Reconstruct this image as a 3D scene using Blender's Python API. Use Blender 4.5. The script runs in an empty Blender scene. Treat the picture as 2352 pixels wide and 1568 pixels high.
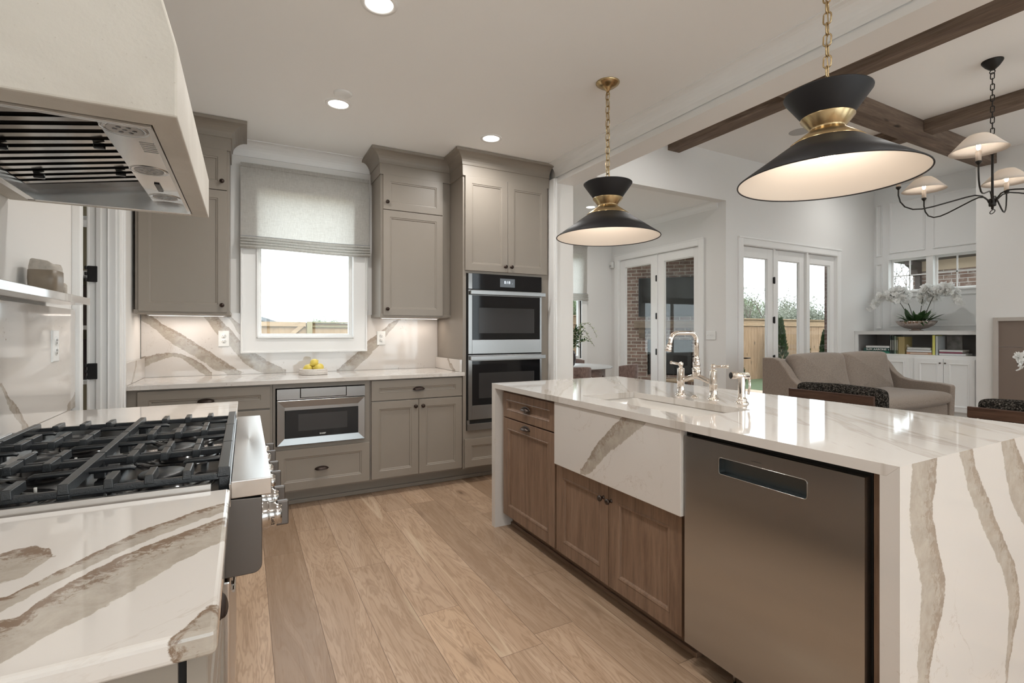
import bpy, bmesh, math, random
from mathutils import Vector, Matrix
random.seed(7)
SC = bpy.context.scene
COL = SC.collection
PI = math.pi

# ---------------------------------------------------------------- camera, sky, exposure
cam_d = bpy.data.cameras.new('camera')
cam_d.sensor_width = 36.0
cam_d.lens = 1144.0 / 2352.0 * 36.0
cam_d.shift_y = -21.0 / 2352.0
cam_d.clip_start = 0.02
cam_d.clip_end = 300
cam = bpy.data.objects.new('camera', cam_d)
COL.objects.link(cam)
cam.location = (0, 0, 1.24)
cam.rotation_euler = (PI / 2, 0, -math.radians(28.2))
SC.camera = cam
SC.view_settings.view_transform = 'Standard'
SC.view_settings.look = 'None'
SC.view_settings.gamma = 1.0
SC.view_settings.use_curve_mapping = False
SC.view_settings.exposure = -0.10

world = bpy.data.worlds.new('overcast_sky')
SC.world = world
world.use_nodes = True
_wn = world.node_tree
_bg = _wn.nodes['Background']
_bg.inputs[0].default_value = (0.87, 0.945, 1.0, 1)
_bg.inputs[1].default_value = 4.6

sun_d = bpy.data.lights.new('sun', 'SUN')
sun_d.energy = 1.6
sun_d.angle = 0.35
sun_d.color = (1.0, 0.96, 0.9)
sun = bpy.data.objects.new('sun', sun_d)
COL.objects.link(sun)
sun.rotation_euler = (math.radians(38), math.radians(12), 0)

def area(name, loc, sx, sy, power, color=(1, 1, 1), rot=(0, 0, 0), shape='RECTANGLE', spread=PI, portal=False):
    d = bpy.data.lights.new(name, 'AREA')
    d.shape = shape
    d.size = sx
    if shape in ('RECTANGLE', 'ELLIPSE'):
        d.size_y = sy
    d.energy = power
    d.color = color
    d.spread = spread
    if portal:
        d.cycles.is_portal = True
    o = bpy.data.objects.new(name, d)
    COL.objects.link(o)
    o.location = loc
    o.rotation_euler = rot
    return o

def point(name, loc, r, power, color=(1, .90, .78)):
    d = bpy.data.lights.new(name, 'POINT')
    d.energy = power
    d.shadow_soft_size = r
    d.color = color
    o = bpy.data.objects.new(name, d)
    COL.objects.link(o)
    o.location = loc
    return o

# ---------------------------------------------------------------- helpers
def wloc(o):
    v = Vector((0, 0, 0))
    while o is not None:
        v += o.location
        o = o.parent
    return v

class MB:
    """mesh builder in world (or local) coordinates"""
    def __init__(s):
        s.v = []; s.f = []; s.sm = []
    def add(s, vs, fs, smooth=False):
        n = len(s.v)
        s.v += [tuple(p) for p in vs]
        s.f += [tuple(i + n for i in q) for q in fs]
        s.sm += [smooth] * len(fs)
        return s
    def box(s, x0, x1, y0, y1, z0, z1):
        if x0 > x1: x0, x1 = x1, x0
        if y0 > y1: y0, y1 = y1, y0
        if z0 > z1: z0, z1 = z1, z0
        return s.add([(x0, y0, z0), (x1, y0, z0), (x1, y1, z0), (x0, y1, z0), (x0, y0, z1), (x1, y0, z1), (x1, y1, z1), (x0, y1, z1)],
              [(0, 3, 2, 1), (4, 5, 6, 7), (0, 1, 5, 4), (1, 2, 6, 5), (2, 3, 7, 6), (3, 0, 4, 7)])
    def obox(s, c, ax, ay, az, hx, hy, hz):
        """oriented box"""
        c = Vector(c); ax = Vector(ax).normalized() * hx; ay = Vector(ay).normalized() * hy; az = Vector(az).normalized() * hz
        P = [c + ax * i + ay * j + az * k for k in (-1, 1) for i, j in ((-1, -1), (1, -1), (1, 1), (-1, 1))]
        return s.add(P, [(0, 3, 2, 1), (4, 5, 6, 7), (0, 1, 5, 4), (1, 2, 6, 5), (2, 3, 7, 6), (3, 0, 4, 7)])
    def loft(s, F, w, h, rings, cap=True, back=True):
        """F = (origin, u, v, n); nested rectangles (inset, depth along n)"""
        o, u, v, n = F
        vs = []
        for r in rings:
            i, d = r[0], r[1]
            iv = r[2] if len(r) > 2 else i
            for a, b in ((i, iv), (w - i, iv), (w - i, h - iv), (i, h - iv)):
                vs.append(o + u * a + v * b + n * d)
        fs = []
        for k in range(len(rings) - 1):
            for j in range(4):
                a = k * 4 + j; b = k * 4 + (j + 1) % 4
                fs.append((a, b, b + 4, a + 4))
        m = (len(rings) - 1) * 4
        if cap: fs.append((m, m + 1, m + 2, m + 3))
        if back: fs.append((3, 2, 1, 0))
        return s.add(vs, fs)
    def prism(s, pts, a, b, axis='y', smooth=False):
        """2-D outline extruded along an axis; pts in the other two axes (x,z)/(y,z)/(x,y)"""
        n = len(pts)
        if axis == 'y': mk = lambda p, t: (p[0], t, p[1])
        elif axis == 'x': mk = lambda p, t: (t, p[0], p[1])
        else: mk = lambda p, t: (p[0], p[1], t)
        vs = [mk(p, a) for p in pts] + [mk(p, b) for p in pts]
        s.add(vs, [(i, (i + 1) % n, (i + 1) % n + n, i + n) for i in range(n)], smooth)
        k = len(s.v) - 2 * n
        s.f += [tuple(k + i for i in reversed(range(n))), tuple(k + n + i for i in range(n))]
        s.sm += [False, False]
        return s
    def lathe(s, c, prof, seg=32, axis=(0, 0, 1), close=False, smooth=True, rib=0, nrib=0):
        """prof: (radius, height)"""
        c = Vector(c); az = Vector(axis).normalized()
        ax = az.orthogonal().normalized() if abs(az.z) < .999 else Vector((1, 0, 0))
        ay = az.cross(ax)
        vs = []
        for r, h in prof:
            for i in range(seg):
                t = 2 * PI * i / seg
                rr = r * (1 + rib * math.cos(nrib * t)) if rib else r
                vs.append(c + az * h + (ax * math.cos(t) + ay * math.sin(t)) * rr)
        fs = []
        for k in range(len(prof) - 1):
            for i in range(seg):
                j = (i + 1) % seg
                fs.append((k * seg + i, k * seg + j, (k + 1) * seg + j, (k + 1) * seg + i))
        if close:
            fs.append(tuple(reversed(range(seg))))
            m = (len(prof) - 1) * seg
            fs.append(tuple(m + i for i in range(seg)))
        return s.add(vs, fs, smooth)
    def tube(s, pts, r, seg=10, caps=True, flat=None):
        pts = [Vector(p) for p in pts]
        n = len(pts)
        rs = r if isinstance(r, (list, tuple)) else [r] * n
        vs = []; prev = None
        for i, p in enumerate(pts):
            t = (pts[min(i + 1, n - 1)] - pts[max(i - 1, 0)])
            if t.length < 1e-9: t = Vector((0, 0, 1))
            t.normalize()
            if prev is None:
                a = t.orthogonal().normalized()
            else:
                a = prev - t * prev.dot(t)
                a = a.normalized() if a.length > 1e-6 else t.orthogonal().normalized()
            prev = a
            b = t.cross(a)
            for k in range(seg):
                q = 2 * PI * k / seg
                vs.append(p + (a * math.cos(q) + b * math.sin(q)) * rs[i])
        fs = []
        for i in range(n - 1):
            for k in range(seg):
                l = (k + 1) % seg
                fs.append((i * seg + k, i * seg + l, (i + 1) * seg + l, (i + 1) * seg + k))
        s.add(vs, fs, True)
        if caps:
            m = len(s.v) - n * seg
            s.f += [tuple(m + i for i in reversed(range(seg))), tuple(m + (n - 1) * seg + i for i in range(seg))]
            s.sm += [False, False]
        return s
    def sphere(s, c, rx, ry=None, rz=None, seg=16, rings=10, M=None):
        ry = rx if ry is None else ry; rz = rx if rz is None else rz
        c = Vector(c); vs = []; fs = []
        for i in range(rings + 1):
            a = PI * i / rings
            for j in range(seg):
                b = 2 * PI * j / seg
                p = Vector((rx * math.sin(a) * math.cos(b), ry * math.sin(a) * math.sin(b), rz * math.cos(a)))
                if M is not None: p = M @ p
                vs.append(c + p)
        for i in range(rings):
            for j in range(seg):
                k = (j + 1) % seg
                fs.append((i * seg + j, (i + 1) * seg + j, (i + 1) * seg + k, i * seg + k))
        return s.add(vs, fs, True)
    def grid(s, fn, nu, nv, smooth=True):
        vs = [fn(i / nu, j / nv) for j in range(nv + 1) for i in range(nu + 1)]
        fs = [(j * (nu + 1) + i, j * (nu + 1) + i + 1, (j + 1) * (nu + 1) + i + 1, (j + 1) * (nu + 1) + i) for j in range(nv) for i in range(nu)]
        return s.add(vs, fs, smooth)
    def ring(s, c, R, r, n1=24, n2=8, axis=(0, 0, 1), sx=1.0, sy=1.0):
        c = Vector(c); az = Vector(axis).normalized(); ax = az.orthogonal().normalized(); ay = az.cross(ax)
        vs = []
        for i in range(n1):
            t = 2 * PI * i / n1
            d = ax * math.cos(t) + ay * math.sin(t)
            cc = c + ax * math.cos(t) * R * sx + ay * math.sin(t) * R * sy
            for j in range(n2):
                q = 2 * PI * j / n2
                vs.append(cc + (d * math.cos(q) + az * math.sin(q)) * r)
        fs = [(i * n2 + j, ((i + 1) % n1) * n2 + j, ((i + 1) % n1) * n2 + (j + 1) % n2, i * n2 + (j + 1) % n2) for i in range(n1) for j in range(n2)]
        return s.add(vs, fs, True)
    def chain(s, p0, p1, L=.034, W=.02, r=.0022):
        """oval links alternating by a quarter turn between two points"""
        p0 = Vector(p0); p1 = Vector(p1); d = p1 - p0; D = d.length; n = max(1, int(D / (L - 2 * r * 1.3)))
        a = Vector((1, 0, 0)); b = Vector((0, 1, 0))
        for i in range(n):
            c = p0 + d * ((i + .5) / n)
            e = (a + b * .25).normalized() if i % 2 else (b - a * .25).normalized()
            u = e; w = Vector((0, 0, 1)); nn = u.cross(w)
            n1, n2 = 14, 6; vs = []
            for k in range(n1):
                t = 2 * PI * k / n1
                ct, st = math.cos(t), math.sin(t)
                cc = c + u * ct * (W / 2) + w * (st * (W / 2) + (1 if st > 0 else -1) * (L - W) / 2)
                dd = (u * ct + w * st)
                for j in range(n2):
                    q = 2 * PI * j / n2
                    vs.append(cc + (dd * math.cos(q) + nn * math.sin(q)) * r)
            s.add(vs, [(k * n2 + j, ((k + 1) % n1) * n2 + j, ((k + 1) % n1) * n2 + (j + 1) % n2, k * n2 + (j + 1) % n2) for k in range(n1) for j in range(n2)], True)
        return s
    def build(s, name, mat, parent=None, bevel=0.0, seg=2, recalc=True, subsurf=0, solid=0):
        off = wloc(parent) if parent is not None else Vector((0, 0, 0))
        me = bpy.data.meshes.new(name)
        me.from_pydata([tuple(Vector(p) - off) for p in s.v], [], s.f)
        me.polygons.foreach_set('use_smooth', s.sm)
        if recalc:
            bm = bmesh.new(); bm.from_mesh(me)
            bmesh.ops.recalc_face_normals(bm, faces=bm.faces)
            bm.to_mesh(me); bm.free()
        me.update()
        for m in (mat if isinstance(mat, (list, tuple)) else [mat]):
            me.materials.append(m)
        o = bpy.data.objects.new(name, me)
        COL.objects.link(o)
        if parent is not None: o.parent = parent
        if solid:
            m = o.modifiers.new('solid', 'SOLIDIFY'); m.thickness = solid; m.offset = 0
        if bevel:
            m = o.modifiers.new('bevel', 'BEVEL'); m.width = bevel; m.segments = seg; m.limit_method = 'ANGLE'; m.angle_limit = math.radians(40)
            m.harden_normals = False
        if subsurf:
            m = o.modifiers.new('sub', 'SUBSURF'); m.levels = subsurf; m.render_levels = subsurf
        return o

def tag(o, label=None, cat=None, group=None, kind=None):
    if label: o['label'] = label
    if cat: o['category'] = cat
    if group: o['group'] = group
    if kind: o['kind'] = kind
    return o

def thing(name, label, cat, loc=(0, 0, 0), group=None):
    o = bpy.data.objects.new(name, None)
    o.empty_display_size = .05
    COL.objects.link(o)
    o.location = loc
    return tag(o, label, cat, group)

def struct(name, mb, m, parent=None, bevel=0.0, **k):
    o = mb.build(name, m, parent, bevel, **k)
    if parent is None: o['kind'] = 'structure'
    return o

def dup(root, loc, rz, label=None, group=None):
    r = root.copy(); COL.objects.link(r)
    r.location = loc; r.rotation_euler = (0, 0, rz)
    if label: r['label'] = label
    if group: r['group'] = group
    for ch in list(root.children):
        c = ch.copy(); COL.objects.link(c); c.parent = r
        for g in list(ch.children):
            d = g.copy(); COL.objects.link(d); d.parent = c
    return r

X, Y, Z = Vector((1, 0, 0)), Vector((0, 1, 0)), Vector((0, 0, 1))
def FR(o, face):
    """frame on a face: 'S' looks toward -Y, 'N' +Y, 'E' +X, 'W' -X ; origin = lower left seen from outside"""
    u, n = {'S': (X, -Y), 'N': (-X, Y), 'E': (Y, X), 'W': (-Y, -X)}[face]
    return (Vector(o), u, Z, n)
def at(F, a, b, d=0):
    return F[0] + F[1] * a + F[2] * b + F[3] * d
# ---------------------------------------------------------------- materials
def _mat(name):
    m = bpy.data.materials.new(name); m.use_nodes = True
    nt = m.node_tree
    return m, nt, nt.nodes['Principled BSDF']
def N(nt, t, **kw):
    n = nt.nodes.new(t)
    for k, v in kw.items():
        setattr(n, k, v)
    return n
def L(nt, a, b): nt.links.new(a, b)
def setp(b, col=None, rough=None, metal=None, spec=None, **k):
    if col is not None: b.inputs['Base Color'].default_value = (*col, 1)
    if rough is not None: b.inputs['Roughness'].default_value = rough
    if metal is not None: b.inputs['Metallic'].default_value = metal
    if spec is not None: b.inputs['Specular IOR Level'].default_value = spec
    for a, v in k.items():
        b.inputs[a.replace('_', ' ')].default_value = v
def math_(nt, op, a, b=None, c=None, clamp=False):
    n = N(nt, 'ShaderNodeMath', operation=op); n.use_clamp = clamp
    for i, v in enumerate((a, b, c)):
        if v is None: continue
        if isinstance(v, (int, float)): n.inputs[i].default_value = v
        else: L(nt, v, n.inputs[i])
    return n.outputs[0]
def mixc(nt, fac, a, b):
    n = N(nt, 'ShaderNodeMix', data_type='RGBA')
    for s, v in ((n.inputs[0], fac), (n.inputs[6], a), (n.inputs[7], b)):
        if isinstance(v, (int, float)): s.default_value = v
        elif isinstance(v, tuple): s.default_value = (*v, 1)
        else: L(nt, v, s)
    return n.outputs[2]
def ramp(nt, fac, stops, interp='LINEAR'):
    n = N(nt, 'ShaderNodeValToRGB'); r = n.color_ramp; r.interpolation = interp
    while len(r.elements) > 1: r.elements.remove(r.elements[-1])
    for i, (p, c) in enumerate(stops):
        e = r.elements[0] if i == 0 else r.elements.new(p)
        e.position = p
        e.color = (*c, 1) if isinstance(c, tuple) else (c, c, c, 1)
    if fac is not None: L(nt, fac, n.inputs[0])
    return n
def noise(nt, vec, scale, detail=4, rough=.5, dist=0.0, dim='3D'):
    n = N(nt, 'ShaderNodeTexNoise'); n.noise_dimensions = dim
    n.inputs['Scale'].default_value = scale; n.inputs['Detail'].default_value = detail
    n.inputs['Roughness'].default_value = rough; n.inputs['Distortion'].default_value = dist
    if vec is not None: L(nt, vec, n.inputs['Vector'])
    return n
def mapping(nt, vec, scale=(1, 1, 1), loc=(0, 0, 0), rot=(0, 0, 0)):
    n = N(nt, 'ShaderNodeMapping'); n.inputs['Scale'].default_value = scale
    n.inputs['Location'].default_value = loc; n.inputs['Rotation'].default_value = rot
    L(nt, vec, n.inputs['Vector']); return n.outputs[0]
def bump(nt, b, h, strength=.2, dist=.01):
    n = N(nt, 'ShaderNodeBump'); n.inputs['Strength'].default_value = strength; n.inputs['Distance'].default_value = dist
    L(nt, h, n.inputs['Height']); L(nt, n.outputs[0], b.inputs['Normal']); return n
def pos(nt): return N(nt, 'ShaderNodeNewGeometry').outputs['Position']
def objc(nt): return N(nt, 'ShaderNodeTexCoord').outputs['Object']
def sep(nt, v):
    n = N(nt, 'ShaderNodeSeparateXYZ'); L(nt, v, n.inputs[0]); return n.outputs
def comb(nt, x, y, z):
    n = N(nt, 'ShaderNodeCombineXYZ')
    for i, v in enumerate((x, y, z)):
        if isinstance(v, (int, float)): n.inputs[i].default_value = v
        else: L(nt, v, n.inputs[i])
    return n.outputs[0]

def plain(name, col, rough=.5, metal=0, spec=.5, nz=0.0, nscale=30, bmp=0.0, bscale=200, **k):
    m, nt, b = _mat(name); setp(b, col, rough, metal, spec, **k)
    p = objc(nt)
    if nz:
        n = noise(nt, p, nscale, 3)
        c = mixc(nt, n.outputs[0], tuple(max(0, x * (1 - nz)) for x in col), tuple(min(1, x * (1 + nz)) for x in col))
        L(nt, c, b.inputs['Base Color'])
    if bmp:
        n2 = noise(nt, p, bscale, 3); bump(nt, b, n2.outputs[0], bmp, .002)
    return m

MAT = {}
MAT['wall'] = plain('painted_wall', (.83, .81, .78), .75, spec=.3, bmp=.06, bscale=150)
MAT['wall_cool'] = plain('living_wall_paint', (.80, .79, .77), .75, spec=.3, bmp=.05, bscale=150)
MAT['ceil'] = plain('ceiling_paint', (.90, .90, .89), .85, spec=.2, bmp=.05, bscale=120)
MAT['trim'] = plain('white_trim_paint', (.86, .855, .84), .42, bmp=.02, bscale=90)
MAT['cab'] = plain('taupe_cabinet_paint', (.272, .236, .198), .42, spec=.45, nz=.03, nscale=8, bmp=.04, bscale=140)
MAT['cab_white'] = plain('white_cabinet_paint', (.82, .825, .82), .4)
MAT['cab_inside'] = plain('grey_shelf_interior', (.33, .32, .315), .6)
MAT['dark'] = plain('dark_gap', (.012, .011, .01), .7)
MAT['bronze'] = plain('oil_rubbed_bronze', (.045, .030, .024), .38, metal=.7, nz=.3, nscale=60)
MAT['pewter'] = plain('aged_pewter', (.09, .07, .06), .33, metal=.9, nz=.3, nscale=60)
MAT['brass'] = plain('antique_brass', (.48, .36, .20), .27, metal=1, nz=.12, nscale=25)
MAT['nickel'] = plain('polished_nickel', (.82, .76, .70), .06, metal=1)
MAT['black_shade'] = plain('matte_black_shade', (.012, .011, .012), .5, spec=.35, bmp=.05, bscale=160)
MAT['shade_in'] = plain('cream_shade_lining', (.80, .735, .66), .5)
MAT['iron'] = plain('black_cast_iron', (.016, .018, .020), .32, spec=.7, nz=.2, nscale=80, bmp=.25, bscale=420)
MAT['enamel'] = plain('black_enamel', (.008, .008, .009), .12)
MAT['blackiron'] = plain('wrought_iron', (.02, .018, .016), .45, metal=.5)
MAT['glass_black'] = plain('black_oven_glass', (.008, .008, .009), .05, spec=.30)
MAT['glass_win'] = plain('tinted_oven_window', (.040, .038, .038), .14, spec=.30)
MAT['plastic_w'] = plain('white_plastic', (.82, .82, .80), .3)
MAT['candle'] = plain('candle_sleeve', (.45, .38, .32), .6)
MAT['grassy'] = plain('lawn_grass', (.06, .085, .035), .9, nz=.5, nscale=6)
MAT['concrete'] = plain('patio_concrete', (.42, .40, .37), .85, nz=.12, nscale=4)
MAT['stucco'] = plain('tan_stucco', (.50, .38, .27), .85, nz=.08, nscale=4)
MAT['darkwood'] = plain('dark_stained_timber', (.045, .028, .022), .6, nz=.3, nscale=10)
MAT['roof'] = plain('grey_shingles', (.16, .16, .17), .9, nz=.3, nscale=20)
MAT['speaker'] = plain('speaker_grille', (.50, .50, .50), .8)
MAT['stone_sur'] = plain('limestone_surround', (.50, .46, .42), .7, nz=.06, nscale=5)
MAT['firebox'] = plain('brown_stone_slab', (.22, .17, .14), .5, nz=.08, nscale=3)
MAT['soil'] = plain('moss_and_soil', (.035, .035, .02), .9, nz=.4, nscale=40)

def emis(name, col, s):
    m, nt, b = _mat(name)
    setp(b, (.05, .05, .05), .4); b.inputs['Emission Color'].default_value = (*col, 1); b.inputs['Emission Strength'].default_value = s
    return m
MAT['lamp'] = emis('downlight_lens', (1, .96, .90), 9)
MAT['bulb'] = emis('warm_bulb', (1, .88, .74), 14)
MAT['ledstrip'] = emis('undercabinet_led', (1, .86, .74), 6)
MAT['clock'] = emis('clock_digits', (.85, .92, 1), 1.6)
MAT['screen'] = emis('clock_screen', (.10, .12, .14), .7)

def shade_mat():
    m, nt, b = _mat('linen_lamp_shade')
    setp(b, (.82, .76, .70), .8)
    tr = N(nt, 'ShaderNodeBsdfTranslucent'); tr.inputs[0].default_value = (.88, .82, .75, 1)
    mx = N(nt, 'ShaderNodeMixShader'); mx.inputs[0].default_value = .4
    L(nt, b.outputs[0], mx.inputs[1]); L(nt, tr.outputs[0], mx.inputs[2]); L(nt, mx.outputs[0], nt.nodes['Material Output'].inputs[0])
    return m
MAT['linen_shade'] = shade_mat()

def glass_mat():
    m, nt, b = _mat('window_glass')
    tr = N(nt, 'ShaderNodeBsdfTransparent'); tr.inputs[0].default_value = (.97, .985, .98, 1)
    gl = N(nt, 'ShaderNodeBsdfGlossy'); gl.inputs[1].default_value = .01
    ge = N(nt, 'ShaderNodeNewGeometry'); dt = N(nt, 'ShaderNodeVectorMath', operation='DOT_PRODUCT')
    L(nt, ge.outputs['Incoming'], dt.inputs[0]); L(nt, ge.outputs['Normal'], dt.inputs[1])
    g_ = math_(nt, 'SUBTRACT', 1.0, math_(nt, 'ABSOLUTE', dt.outputs['Value']), clamp=True)
    fr = math_(nt, 'MULTIPLY_ADD', math_(nt, 'POWER', g_, 5.0), .90, .035)
    mx = N(nt, 'ShaderNodeMixShader')
    L(nt, fr, mx.inputs[0]); L(nt, tr.outputs[0], mx.inputs[1]); L(nt, gl.outputs[0], mx.inputs[2])
    L(nt, mx.outputs[0], nt.nodes['Material Output'].inputs[0])
    return m
MAT['glass'] = glass_mat()

def steel(name, col=(.62, .60, .58), rough=.24, axis='x', aniso=.6):
    """brushed stainless, brushing along one axis"""
    m, nt, b = _mat(name); setp(b, col, rough, 1)
    b.inputs['Anisotropic'].default_value = aniso
    t = N(nt, 'ShaderNodeTangent'); t.direction_type = 'RADIAL'; t.axis = {'x': 'Z', 'y': 'Z', 'z': 'X'}[axis]
    L(nt, t.outputs[0], b.inputs['Tangent'])
    n = noise(nt, mapping(nt, objc(nt), {'x': (.8, 30, 30), 'y': (30, .8, 30), 'z': (30, 30, .8)}[axis]), 1.0, 2)
    L(nt, mixc(nt, n.outputs[0], tuple(x * .96 for x in col), tuple(min(1, x * 1.02) for x in col)), b.inputs['Base Color'])
    return m
MAT['steel_x'] = steel('brushed_steel_horizontal', (.31, .305, .30), .25, 'x')
MAT['steel_y'] = steel('brushed_steel_lengthwise', axis='y', rough=.26)
MAT['steel_dw'] = steel('dishwasher_steel', (.43, .43, .43), .25, axis='y', aniso=.85)
MAT['steel_dark'] = steel('range_side_steel', (.13, .115, .105), .35, axis='z')
MAT['steel_mirror'] = plain('polished_steel', (.47, .45, .43), .16, metal=1)

def plaster():
    m, nt, b = _mat('troweled_plaster'); setp(b, None, .62, spec=.35)
    p = pos(nt)
    n = noise(nt, p, 2.6, 5, .55, .6); n2 = noise(nt, p, 14, 6, .6)
    c = mixc(nt, ramp(nt, n.outputs[0], [(.3, 0.0), (.7, 1.0)]).outputs[0], (.50, .465, .41), (.68, .645, .585))
    c = mixc(nt, math_(nt, 'MULTIPLY', n2.outputs[0], .22), c, (.62, .56, .48))
    sp = noise(nt, p, 130, 2, .5)
    c = mixc(nt, ramp(nt, sp.outputs[0], [(.70, 0.0), (.74, .35)]).outputs[0], c, (.33, .28, .22))
    L(nt, c, b.inputs['Base Color'])
    h = math_(nt, 'ADD', n2.outputs[0], math_(nt, 'MULTIPLY', sp.outputs[0], .4)); bump(nt, b, h, .25, .004)
    return m
MAT['plaster'] = plaster()

def wood(name, c1, c2, c3, axis='z', scale=1.0, rough=.5, knots=False, rings=1.0, world=False, bmp=.15):
    m, nt, b = _mat(name); setp(b, None, rough, spec=.35)
    p = pos(nt) if world else objc(nt)
    lo, hi = .9 * scale, 11 * scale
    s = {'x': (lo, hi, hi), 'y': (hi, lo, hi), 'z': (hi, hi, lo)}[axis]
    q = mapping(nt, p, s)
    n = noise(nt, q, 1.2, 5, .6, 1.6 * rings)
    f = noise(nt, mapping(nt, p, tuple(v * 9 for v in s)), 1.0, 4, .65)
    c = ramp(nt, n.outputs[0], [(.25, c1), (.5, c2), (.75, c3)]).outputs[0]
    fr = ramp(nt, f.outputs[0], [(.35, .60), (.55, 1.0)]).outputs[0]
    mm = N(nt, 'ShaderNodeMix', data_type='RGBA', blend_type='MULTIPLY'); mm.inputs[0].default_value = .55
    L(nt, c, mm.inputs[6]); L(nt, fr, mm.inputs[7]); c = mm.outputs[2]
    if knots:
        v = N(nt, 'ShaderNodeTexVoronoi'); v.inputs['Scale'].default_value = 1.0
        L(nt, mapping(nt, p, {'x': (1.6, 4.5, 4.5), 'y': (4.5, 1.6, 4.5), 'z': (4.5, 4.5, 1.6)}[axis]), v.inputs['Vector'])
        k = ramp(nt, v.outputs['Distance'], [(.05, 1.0), (.13, 0.0)]).outputs[0]
        c = mixc(nt, k, c, tuple(x * .25 for x in c1))
    L(nt, c, b.inputs['Base Color']); bump(nt, b, f.outputs[0], bmp, .003)
    return m
MAT['oak_v'] = wood('walnut_toned_oak', (.17, .102, .066), (.235, .148, .098), (.295, .195, .135), 'z', 1.0, .42)
MAT['oak_h'] = wood('walnut_toned_oak_rails', (.17, .102, .066), (.235, .148, .098), (.295, .195, .135), 'y', 1.0, .42)
MAT['beam_x'] = wood('rough_sawn_beam_across', (.10, .068, .050), (.175, .125, .092), (.26, .195, .15), 'x', .7, .75, True, 1.4, True, .5)
MAT['beam_y'] = wood('rough_sawn_beam_along', (.10, .068, .050), (.175, .125, .092), (.26, .195, .15), 'y', .7, .75, True, 1.4, True, .5)
MAT['chair_wood'] = wood('dark_walnut', (.045, .022, .015), (.085, .045, .03), (.13, .075, .05), 'y', 1.2, .4)
MAT['table_wood'] = wood('weathered_table_wood', (.16, .11, .09), (.24, .17, .145), (.34, .26, .22), 'x', 1.5, .5)
MAT['cedar'] = wood('new_cedar_boards', (.25, .155, .088), (.33, .21, .125), (.41, .275, .17), 'z', .8, .75, True, 1, True)
MAT['cedar_x'] = wood('new_cedar_rails', (.29, .19, .11), (.37, .25, .15), (.45, .32, .20), 'x', .8, .75, True, 1, True)
MAT['cedar_sunlit'] = wood('sunlit_cedar_gate_boards', (.29, .185, .10), (.36, .235, .135), (.43, .295, .18), 'z', .8, .75, False, 1, True)  # lighter cedar copy, sunlight put into the board colour
MAT['mantel'] = wood('mantel_timber', (.13, .085, .055), (.19, .13, .085), (.25, .18, .12), 'x', 1, .7)

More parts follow.
